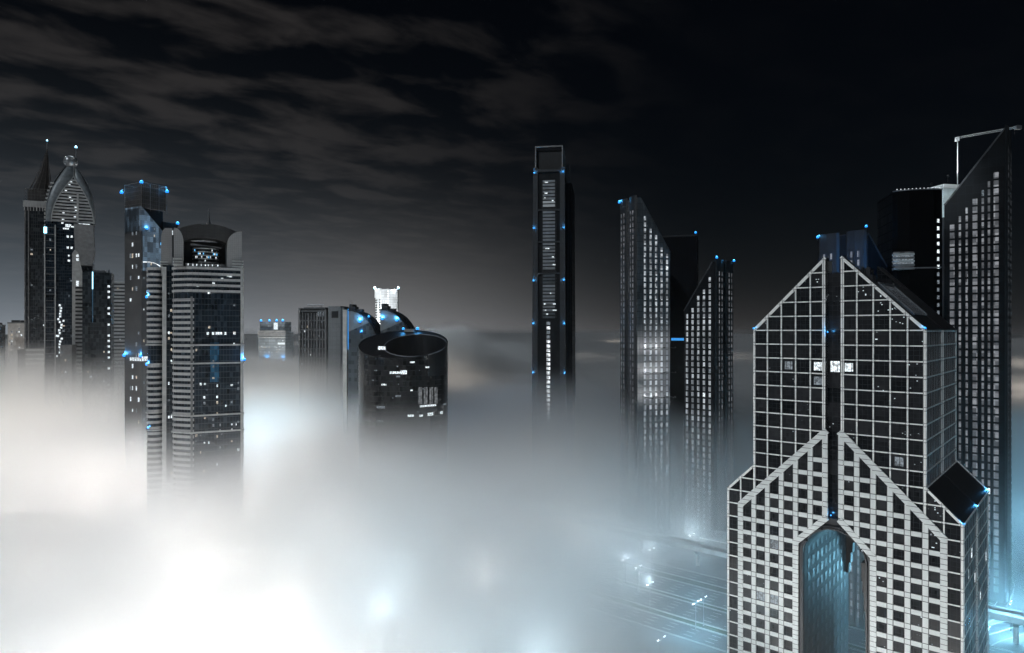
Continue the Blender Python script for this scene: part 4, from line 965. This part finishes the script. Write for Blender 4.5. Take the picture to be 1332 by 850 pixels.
def crane_topped():
    D = 800; T = thing('lattice_front_tower', 'dark tower with a raised grid front and a small crane arm lying on its roof', 'skyscraper', at(390, D), R(-6)); Z = lambda py: zz(py, D); w = 32.0; rnd = random.Random(81)
    b = MB(); b.box(0, w, 0, 30, 0, Z(402)); b.build('wall', M['black'], T)
    b = MB(); z = Z(405); 
    while z > 40: b.box(-1.5, w+.4, -1.3, .5, z-.7, z+.7); z -= 11
    b.build('floor_beams', M['gridm'], T)
    b = MB()
    for i in range(10): x = .6+i*(w-1.2)/9; b.box(x-.45 if i % 3 else x-.8, x+.45 if i % 3 else x+.8, -1.1, -.02, 0, Z(408))
    b.build('mullion_grid', M['gridm2'], T)
    b = MB(); b.box(-1, 1, -2, 8, 0, Z(401)); b.box(w-1, w+.6, -1.6, 8, 0, Z(403)); b.build('edge_pilaster', M['grey'], T)
    b = MB(); b.box(3, w-3, 4, 26, Z(402), Z(400)); b.build('rooftop_plant', M['grey'], T)
    b = MB(); b.tube((6, 6, Z(397)), (27, 6, Z(396.5)), .55, n=5); b.tube((22, 6, Z(402)), (25, 6, Z(396)), .5, n=5); b.tube((17, 6, Z(402)), (13, 6, Z(397)), .35, n=5); b.build('roof_crane_arm', M['steel'], T)
    wins = []; 
    for x in (22.5, 25.2, 28.6): wins.append(((x, -.06, Z(409)), Vector((.9, 0, 0)), 2.6, (0, -1, 0), M['lit_dim']))
    lit_grid(wins, (0, -.06, 0), (1, 0, 0), (0, -1, 0), w, Z(480), Z(415), 5.5, [2.6+i*3.45 for i in range(9)], .16, rnd, .7, 1.3, ('lit', 'lit_dim')); put_windows(T, wins, 60)
M['gridm'] = m_plain('grid_beam_metal', (.10, .105, .11), .5); M['gridm2'] = m_plain('grid_mullion_metal', (.15, .155, .16), .5)
crane_topped()
def blank_slab():
    D = 780; T = thing('blank_slab_tower', 'plain grey slab with one dark square opening near its top', 'skyscraper', at(427, D), R(-8)); Z = lambda py: zz(py, D); w = 19.0
    b = MB(); b.box(0, w*.78, 0, 24, 0, Z(398.5)); b.build('wall', m_cladding('grey_slab_panels', (.14, .15, .16), (.09, .1, .1), 5, 5, .15), T); b = MB(); b.box(w*.78, w, 1, 24, 0, Z(400)); b.build('dark_flank', m_plain('flank_stone', (.06, .07, .08), .7), T)  # flank box in a darker grey than the slab
    b = MB(); b.box(4, 12, -.3, .3, Z(414), Z(405)); b.build('roof_opening', M['black'], T)
blank_slab()
def dome_pair():
    for i, (px, D, lab) in enumerate(((453, 640, 'quarter-dome tower with a blue vertical light line, left of the white floodlit tower'), (495, 620, 'quarter-dome tower standing right behind the round tower, blue lamps on its curve'))):
        T = thing('quarter_dome_tower', lab, 'skyscraper', at(px, D), R(-12)); Z = lambda py: zz(py, D); w = 30.0 if i == 0 else 30.0; yb = 400 if i == 0 else 399
        arc = [(w*math.sin(R(a)), Z(yb+58)+(Z(yb+4)-Z(yb+58))*math.cos(R(a))) for a in range(0, 91, 9)]
        b = MB(); b.prism([(0, 0, 0)]+[(0, 0, Z(yb+4))]+[(x, 0, z) for x, z in arc[1:]]+[(w, 0, 0)], (0, 22, 0)); b.build('wall', m_curtain('dome_tower_glass', (.030, .040, .048), (.05, .06, .07), 4, 3, .25, .12, rough=.25, var=.3), T)
        b = MB()
        for (p, q) in zip(arc, arc[1:]): b.bar((p[0], -.02, p[1]), (q[0], -.02, q[1]), .9, .5, (0, -1, 0))
        b.build('curved_rim', M['black'], T)
        s = MB(); pts = [(0, Z(yb+32))]+[(x, z) for x, z in arc if z > Z(yb+26)]; s.prism([(x, -.06, z) for x, z in pts], (0, -.25, 0)); s.build('pale_shell_panel', m_plain('shell_panel_metal', (.12, .13, .135), .5), T)
        b = MB(); b.box(0, 3, 2, 12, Z(yb+4), Z(yb-4)); b.box(3, 6, 2, 10, Z(yb+4), Z(yb-1)); b.box(6, 12, 3, 9, Z(yb+6), Z(yb+2.5)); b.build('rooftop_plant', M['dark'], T)
        b = MB(); b.tube((.6, 3, Z(yb-4)), (.6, 3, Z(yb-9)), .15, n=5); b.tube((2.4, 3, Z(yb-4)), (2.4, 3, Z(yb-8)), .15, n=5); b.build('antenna', M['steel'], T)
        if i == 0:
            b = MB(); b.box(-.4, .4, -.5, -.02, Z(455), Z(402)); b.build('light_line', M['bluestrip'], T)
            b = MB(); b.box(-5.5, -1.5, 0, 14, 0, Z(403)); b.build('pale_flank', m_plain('pale_flank_stone', (.36, .35, .33), .7), T)
            bs = ((12, 420.5, 1.5), (21, 413.5, 1.0), (13, 433, .6))
        else: bs = ((2, 417, 1.2), (16, 419, 1.5))
        for (x, py, k) in bs: beacon(T, (x, -.9, Z(py)), D, k=k, up=0)
dome_pair()
def white_tower():
    D = 1250; k = D/F; T = thing('floodlit_white_tower', 'small brilliantly floodlit white tower with lamps on its roof, behind the quarter-dome towers', 'skyscraper', at(495.6, D), R(33)); Z = lambda py: zz(py, D)
    # left face towards -x side, right face dim
    wl, wr = 26, 34
    b = MB(); b.box(0, wr, 0, wl, 0, Z(376)); b.build('wall', m_curtain('white_tower_side', (.62, .64, .65), (.42, .43, .44), 4.6, 6, .6, .3, rough=.6, var=.1), T)
    f = MB(); f.box(-.4, -.02, 0, wl, 20, Z(376)); f.build('bright_face', M['white'], T)
    b = MB(); b.box(-1.4, .5, -.3, wl+2, Z(387), Z(375)); b.build('white_crown', M['white'], T)
    b = MB(); z = Z(391)
    while z > Z(450): b.box(-.9, -.42, 1.5, 8, z, z+2.2); b.box(-.9, -.42, 16, wl-1, z, z+2.2); z -= 4.6
    b.build('window_bands', M['dark'], T)
    b = MB(); z = Z(380)
    while z > Z(405): b.box(12, 15.5, -.5, -.02, z, z+3.0); z -= 4.4
    b.build('stair_lights', m_glow('bright_stair_light', (.95, .98, 1), 1.3), T)
    b = MB(); b.box(wr-1.5, wr, -.6, 0, 0, Z(376)); b.build('edge_pilaster', M['black'], T)
    for (x, y) in ((-.5, wl+3), (wr, 0)): beacon(T, (x, y, Z(376)-1), D, 'whiteb', up=1, k=1.2, watts=6e5)
white_tower()
low_block('added flat block in front of the white floodlit tower, carrying added floodlights', 470, 1195, 0, 62, 20, 431, M['grey'], p=.1, seed=12)  # block added only as a stand for the two lamps below
flood('added_tower_floodlight', 'added floodlight on the flat block, lighting the broad side of the white tower', at(481, 1205, zz(431, 1195)+1.6), at(489, 1262, zz(392, 1262)), 5.0e5, (.95, .98, 1), 110, rad=2, group='added floodlights of the white tower')  # this lamp and the next are added to whiten the tower
flood('added_tower_floodlight', 'added floodlight on the flat block, lighting the narrow side of the white tower', at(509, 1205, zz(431, 1195)+1.6), at(507, 1262, zz(396, 1262)), 1.3e5, (.95, .98, 1), 110, rad=2, group='added floodlights of the white tower')

# ================================================================== ground, roads, street furniture
def P_(t, u, z=0.0): p = at(1204, 173) + D1*t + D2*u; return Vector((p.x, p.y, z))      # street-grid coordinates: t to the far left, u to the far right
m_ground = m_plain('sandy_paving', (.13, .135, .14), .8, var=.3, scale=.03)
m_asph = m_plain('asphalt', (.05, .052, .056), .65, var=.2, scale=.08); m_mark = m_plain('road_paint', (.72, .72, .70), .6); m_kerb = m_plain('concrete_kerb', (.34, .34, .33), .8)
m_grass = m_plain('verge_planting', (.035, .05, .03), .9, var=.5, scale=.2)
b = MB(); b.quad((-16000, -800, 0), (16000, -800, 0), (16000, 24000, 0), (-16000, 24000, 0)); b.build('ground', m_ground, kind='structure')
def strip(name, t0, t1, u0, u1, z, m, kind='structure', th=None):
    b = MB(); A, B_, C_, D_ = P_(t0, u0, z), P_(t1, u0, z), P_(t1, u1, z), P_(t0, u1, z)
    if th: b.prism([A, B_, C_, D_], (0, 0, th))
    else: b.quad(A, B_, C_, D_)
    return b.build(name, m, kind=kind)
CARR = [(70, 84), (89, 107), (111, 129), (136, 147)]
for (u0, u1) in CARR:
    strip('road', -600, 900, u0, u1, .004, m_asph)
    for u in (u0-.5, u1+.1): strip('kerb', -600, 900, u, u+.4, 0, m_kerb, th=.14)
for (u0, u1) in ((84.7, 88.3), (107.7, 110.3), (129.8, 135.2)): strip('planted_verge', -600, 900, u0, u1, .03, m_grass)
b = MB()
for (u0, u1) in CARR:
    for u in (u0+.5, u1-.7): 
        A, B_ = P_(-600, u, .010), P_(900, u, .010); b.quad(A, B_, P_(900, u+.2, .010), P_(-600, u+.2, .010))
    nl = round((u1-u0)/3.6)
    for i in range(1, nl):
        u = u0+(u1-u0)*i/nl; t = -300
        while t < 500: b.quad(P_(t, u, .010), P_(t+4, u, .010), P_(t+4, u+.2, .010), P_(t, u+.2, .010)); t += 10
b.build('road_markings', m_mark, kind='structure')
# curved slip roads to the right of the gabled tower
def ribbon(name, pts, wd, z, m, th=None):
    P = []
    for i in range(len(pts)-1):
        for j in range(10):
            s = j/10; a = pts[max(i-1, 0)]; c = pts[i]; d = pts[i+1]; e = pts[min(i+2, len(pts)-1)]
            P.append(tuple(.5*((2*c[k])+(-a[k]+d[k])*s+(2*a[k]-5*c[k]+4*d[k]-e[k])*s*s+(-a[k]+3*c[k]-3*d[k]+e[k])*s**3) for k in (0, 1)))
    P.append(pts[-1]); Lf, Rt = [], []
    for i, p in enumerate(P):
        q = P[min(i+1, len(P)-1)]; r = P[max(i-1, 0)]; d = Vector((q[0]-r[0], q[1]-r[1], 0)).normalized(); n = Vector((-d.y, d.x, 0))*wd/2
        Lf.append((p[0]+n.x, p[1]+n.y, z)); Rt.append((p[0]-n.x, p[1]-n.y, z))
    b = MB(); b.surf([Lf, Rt])
    if th: b.surf([Rt, [(x, y, z-th) for x, y, _ in Rt], [(x, y, z-th) for x, y, _ in Lf], Lf])
    b.build(name, m, kind='structure'); return P
def G2(px, py): p = gp(px, py); return (p.x, p.y)
c1 = [G2(1210, 842), G2(1262, 812), G2(1292, 790), G2(1306, 760), G2(1300, 735), G2(1330, 715), G2(1420, 705)]
c2 = [G2(1180, 905), G2(1262, 838), G2(1300, 822), G2(1345, 812), G2(1460, 800)]
c3 = [G2(1262, 770), G2(1300, 790), G2(1345, 800), G2(1420, 801)]
for c_, wd in ((c1, 8), (c2, 11), (c3, 6)):
    ribbon('slip_road_edge', c_, wd+1.2, .012, m_kerb); ribbon('slip_road', c_, wd, .018, m_asph); ribbon('road_paint', c_, .3, .024, m_mark)

# elevated railway on piers beyond the highway
def viaduct():
    T = thing('elevated_railway', 'pale elevated railway deck on single piers alongside the highway', 'railway bridge', P_(150, 158), GRID)
    b = MB(); b.box(-4.5, 4.5, -500, 700, 9.5, 11); b.box(-4.6, -4.2, -500, 700, 11, 12.2); b.box(4.2, 4.6, -500, 700, 11, 12.2); b.build('deck', M['light'], T)
    for y in range(-480, 700, 36):
        b = MB(); b.tube((0, y, 0), (0, y, 8), 1.1, 1.0, 10); b.prism([(-1.2, y-1, 7), (1.2, y-1, 7), (4, y-1, 9.49), (-4, y-1, 9.49)], (0, 2, 0)); b.build('pier', M['light'], T)
viaduct()
def podium(label, t, u, w, d, h, seed, name='low_building', lit=.2):
    T = thing(name, label, 'building', P_(t, u), GRID); rnd = random.Random(seed)
    b = MB(); b.box(0, d, 0, w, 0, h); b.build('wall', M['grey'], T); b = MB(); b.box(-.5, d+.5, -.5, w+.5, h, h+.6); b.box(d*.2, d*.5, w*.2, w*.6, h+.6, h+3); b.build('roof', M['light'], T)
    wins = []
    for z in range(3, int(h)-1, 4):
        for i in range(int(w/4)):
            if rnd.random() < lit: wins.append(((-.03, 2+i*4, z), Vector((0, 1.3, 0)), 1.0, (-1, 0, 0), M['lit' if rnd.random() < .5 else 'lit_dim']))
        for i in range(int(d/4)):
            if rnd.random() < lit: wins.append(((2+i*4, -.03, z), Vector((1.3, 0, 0)), 1.0, (0, -1, 0), M['lit' if rnd.random() < .5 else 'lit_dim']))
    put_windows(T, wins, 30)
podium('low flat-roofed building with a brightly lit front at the foot of the facing wedge towers', 195, 210, 46, 26, 9, 1, lit=.6)
podium('low grey building beyond the highway, half lost in mist, right of the gabled tower', -70, 190, 40, 22, 18, 3)
podium('small low building beside the slip road at the right edge', 10, 178, 24, 18, 8, 5)
podium('low wide building behind the elevated railway, left part of the misty clearing', 110, 185, 40, 20, 7, 7)

def lamp(label, loc, watts, col, h=12, rz=0.0, group='street lamps under the fog', vis=True, lz=None, rad=1.0):
    T = thing('street_lamp', label, 'street lamp', loc, rz, group)
    b = MB(); b.tube((0, 0, 0), (0, 0, h), .16, .09, 8); b.tube((0, 0, 0), (0, 0, .8), .28, .24, 8); b.build('pole', M['steel'], T)
    b = MB(); b.tube((0, 0, h-.1), (-2.2, 0, h+.6), .07, n=6); b.tube((0, 0, h-.1), (2.2, 0, h+.6), .07, n=6); b.build('arm', M['steel'], T)
    for s in (-1, 1):
        b = MB(); b.box(s*2.4-.6, s*2.4+.6, -.2, .2, h+.55, h+.75); hd = b.build('lamp_head', M['dark'], T)
        b = MB(); b.box(s*2.4-.5, s*2.4+.5, -.16, .16, h+.42, h+.54); b.build('lens', M['whitelamp'], hd)
    l = bpy.data.lights.new('lamp_light', 'POINT'); l.energy = watts; l.color = col; l.shadow_soft_size = rad
    o = bpy.data.objects.new('lamp_light', l); o.location = (0, 0, h+1.8 if lz is None else lz); link(o, T); return T
HID = 'tall double-armed street lamp glowing under the thick fog'
KW = 1e5; FOGK = 3.1
FOG_LAMPS = [   # column px, depth, power, colour
 (40, 330, .42, 'w'), (150, 240, .2, 'n'), (265, 330, .5, 'w'), (370, 285, .34, 'w'), (120, 450, .9, 'w'), (-70, 400, .9, 'w'), (-60, 220, .3, 'n'),
 (60, 160, .06, 'n'), (220, 165, .06, 'n'), (380, 170, .10, 'c'), (500, 290, .42, 'c'), (520, 340, .3, 'c'), (470, 200, .22, 'n'), (600, 215, .30, 'c'), (560, 150, .16, 'c'),
 (338, 520, 1.2, 'c'), (402, 600, .6, 'o'), (350, 640, 1.6, 'c'), (375, 760, 2.0, 'w'), (630, 330, .42, 'n'), (700, 250, .2, 'c'), (735, 430, .15, 'w'), (750, 380, .05, 'n'), (700, 420, .12, 'n'),
 (0, 640, 3, 'w'), (-40, 900, 6, 'w'), (70, 1050, 7, 'w'), (200, 900, 5.0, 'w'), (130, 820, 6.0, 'w'), (300, 700, 1.6, 'w'), (320, 620, 1.0, 'c'), (250, 760, .35, 'n'), (350, 1330, 14.0, 'w'), (320, 1000, 2.2, 'w'), (465, 1150, 1.3, 'w'), (560, 620, .2, 'b'), (620, 560, .11, 'b'), (660, 800, .16, 'b'),
 (580, 1500, 2.2, 'w'), (1345, 215, .30, 't'), (1315, 300, .45, 't'), (1340, 420, .5, 't'), (1290, 600, .5, 't'), (905, 300, .13, 't'), (860, 265, .04, 'c'), (830, 345, .03, 'c'), (900, 400, .06, 'c'), (1010, 330, .05, 'b'), (20, 750, 4, 'w'), (130, 620, 1.7, 'w'), (-40, 520, 1.5, 'w'), (60, 600, 1.5, 'w'), (20, 440, .7, 'w'), (110, 430, .6, 'w'), (180, 460, .8, 'w'), (345, 560, .9, 'c'), (365, 500, .8, 'w'), (430, 430, .4, 'w'), (230, 300, .4, 'n'), (330, 450, .6, 'w'), (575, 980, 1.8, 'o'), (90, 240, .18, 'n'), (310, 230, .3, 'w'), (210, 390, .5, 'n'), (440, 380, .4, 'n'), (30, 2500, 9, 'w'), (420, 3500, 16, 'w'), (-200, 3000, 12, 'w'), (800, 4000, 8, 'o'), (1250, 4000, 14, 'o'), (1340, 1500, 5, 'o'), (1330, 900, 1.6, 'o'), (960, 1600, 1.2, 'o'), (760, 1700, .9, 'o'), (200, 1600, 2.6, 'w')]
COL = {'w': (1, .93, .85), 'n': (1, .985, .96), 'c': (.70, .90, 1), 'o': (1, .86, .72), 'b': (.50, .70, 1), 't': (.28, .72, 1)}
FOG_LAMPS += [(-110+i*75+(j % 2)*38, D, (.035 if D < 200 else .08) if i < 6 else .10, 'wnnwc'[(i+j) % 5]) for j, D in enumerate((145, 195, 255, 350, 440)) for i in range(8)]
for px, D, k, c in FOG_LAMPS: lamp(HID, at(px, D), k*KW*FOGK, COL[c], rz=GRID, rad=6.0)
# lamps one can see in the clearing
VIS = [((155, 109), .045, 'c', 'street lamp on the highway median, the one nearest the left edge of the misty clearing'),
       ((128, 87), .05, 'c', 'bright street lamp standing in the middle of the visible highway, left of the gabled tower'),
       ((95, 133), .05, 'c', 'street lamp on the far verge of the highway close to the gabled tower left edge'),
       ((60, 87), .02, 't', 'street lamp seen through the arch of the gabled tower'),
       ((-12, 87), .012, 't', 'street lamp behind the right corner of the gabled tower by the slip roads'),
       ((-40, 133), .06, 't', 'street lamp among the bright blue slip roads at the bottom right'),
       ((-75, 109), .07, 't', 'street lamp at the right picture edge above the slip roads')]
for (t, u), k, c, lab in VIS: lamp(lab, P_(t, u), k*KW*1.6, COL[c], rz=GRID, group='street lamps along the highway', rad=.5)
for i in range(9):
    for u, c in ((87, 'c'), (133, 'c')):
        t = 215-i*38+(u-87)*.3
        if -140 < t < 215 and not (-45 < t < 60 and u < 100) and all(abs(t-q[0][0])+abs(u-q[0][1]) > 22 for q in VIS): lamp('double-armed street lamp in the row along the misty highway', P_(t, u), (.035 if t > 40 else .07)*KW, COL['c' if t > 40 else 't'], rz=GRID, group='street lamps in rows along the highway', rad=.5)
# floodlights added on the plaza to brighten the gabled tower
for (t, u, k, aim, c, lab) in ((6, -80, .55, (8, 0, 105), 'n', 'added plaza floodlight in front of the gabled tower, aimed at the right half of its lattice'),
                         (50, -80, .60, (36, 0, 105), 'n', 'added plaza floodlight in front of the gabled tower, aimed at the left half of its lattice'),
                         (-62, 20, .16, (-4, 22, 70), 't', 'added blue-white plaza floodlight turned to the side face of the gabled tower')):
    flood('added_plaza_floodlight', lab, P_(t, u), P_(aim[0], aim[1], aim[2]), k*KW*4.6, COL[c], 80, group='added floodlights on the plaza')
p_ = P_(22, 42, H+16); flood('added_ridge_floodlight', 'added blue floodlight at the back ridge of the gabled tower turned to the blue-lit tower', p_, at(1098, 312, H+26), 3.2e5, (.05, .35, 1), 28)  # lamp added to turn the neighbouring wall blue
# ------------------------------------------------------------------ fog: one box of air, thick below, clear above
def fog_bank():
    X0, X1, Y0, Y1, Z0, Z1 = -3200, 3600, -260, 16000, -1.0, 176.0
    bm = bmesh.new(); bmesh.ops.create_cube(bm, size=1)
    for v in bm.verts: v.co = Vector((X0 if v.co.x < 0 else X1, Y0 if v.co.y < 0 else Y1, Z0 if v.co.z < 0 else Z1))
    me = bpy.data.meshes.new('fog'); bm.to_mesh(me); bm.free()
    o = bpy.data.objects.new('fog', me); sc.collection.objects.link(o); o['kind'] = 'stuff'
    m = bpy.data.materials.new('fog'); m.use_nodes = True; nt = m.node_tree; N = nt.nodes; L = nt.links; N.clear()
    def n(t, **k):
        a = N.new(t)
        for q, v in k.items(): setattr(a, q, v)
        return a
    def mth(op, a, b=None, c=None, clamp=False):
        q = n('ShaderNodeMath', operation=op); q.use_clamp = clamp
        for i, v in enumerate((a, b, c)):
            if v is None: continue
            if isinstance(v, (int, float)): q.inputs[i].default_value = v
            else: L.new(v, q.inputs[i])
        return q.outputs[0]
    def ss(v, lo, hi, a=0.0, b=1.0):
        q = n('ShaderNodeMapRange', interpolation_type='SMOOTHSTEP'); L.new(v, q.inputs[0])
        q.inputs[1].default_value = lo; q.inputs[2].default_value = hi; q.inputs[3].default_value = a; q.inputs[4].default_value = b
        return q.outputs[0]
    g = n('ShaderNodeNewGeometry'); s = n('ShaderNodeSeparateXYZ'); L.new(g.outputs['Position'], s.inputs[0]); x, y, z = s.outputs
    def blob(cx, cy_, rx, ry, inner=0.0):           # 1 at the centre, 0 outside the ellipse
        a = mth('POWER', mth('MULTIPLY', mth('SUBTRACT', x, cx), 1/rx), 2.0); b = mth('POWER', mth('MULTIPLY', mth('SUBTRACT', y, cy_), 1/ry), 2.0)
        return ss(mth('ADD', a, b), 1.0, inner)
    nz = n('ShaderNodeTexNoise'); nz.inputs['Scale'].default_value = 0.0042; nz.inputs['Detail'].default_value = 2.0; nz.inputs['Roughness'].default_value = .4
    mp = n('ShaderNodeMapping'); L.new(g.outputs['Position'], mp.inputs[0]); mp.inputs['Scale'].default_value = (1, .8, 1.6); L.new(mp.outputs[0], nz.inputs[0])
    top = mth('MULTIPLY_ADD', mth('SUBTRACT', nz.outputs[0], 0.5), 66.0, FOG_TOP)
    for (cx, cy_, rx, ry, dz) in FOG_BUMPS: top = mth('MULTIPLY_ADD', blob(cx, cy_, rx, ry), dz, top)
    h = ss(mth('SUBTRACT', top, z), 0.0, FOG_SOFT)
    clear = blob(*FOG_CLEAR, .35)
    dens = mth('MULTIPLY', mth('MULTIPLY', h, FOG_DENS), mth('MULTIPLY_ADD', clear, -(1-FOG_CLEAR_LEFT), 1.0))
    dens = mth('ADD', dens, ss(z, 172.0, 90.0, 0.0, FOG_HAZE))
    pv = n('ShaderNodeVolumePrincipled'); L.new(dens, pv.inputs['Density']); pv.inputs['Color'].default_value = (.95, .96, .97, 1)
    pv.inputs['Anisotropy'].default_value = 0.25
    out = n('ShaderNodeOutputMaterial'); L.new(pv.outputs[0], out.inputs['Volume'])
    m.cycles.volume_step_rate = 0.042; m.cycles.volume_sampling = 'MULTIPLE_IMPORTANCE'
    me.materials.append(m); return o
FOG_TOP, FOG_SOFT, FOG_DENS = 80.0, 55.0, 0.030
FOG_HAZE = 0.00007
FOG_BUMPS = [(-150, 1100, 150, 260, 58), (-10, 1300, 160, 300, 36), (-500, 780, 340, 340, 34), (40, 500, 95, 130, 16), (-170, 850, 200, 200, 12)]
FOG_CLEAR = (150, 212, 164, 242); FOG_CLEAR_LEFT = 0.05
fog_bank()
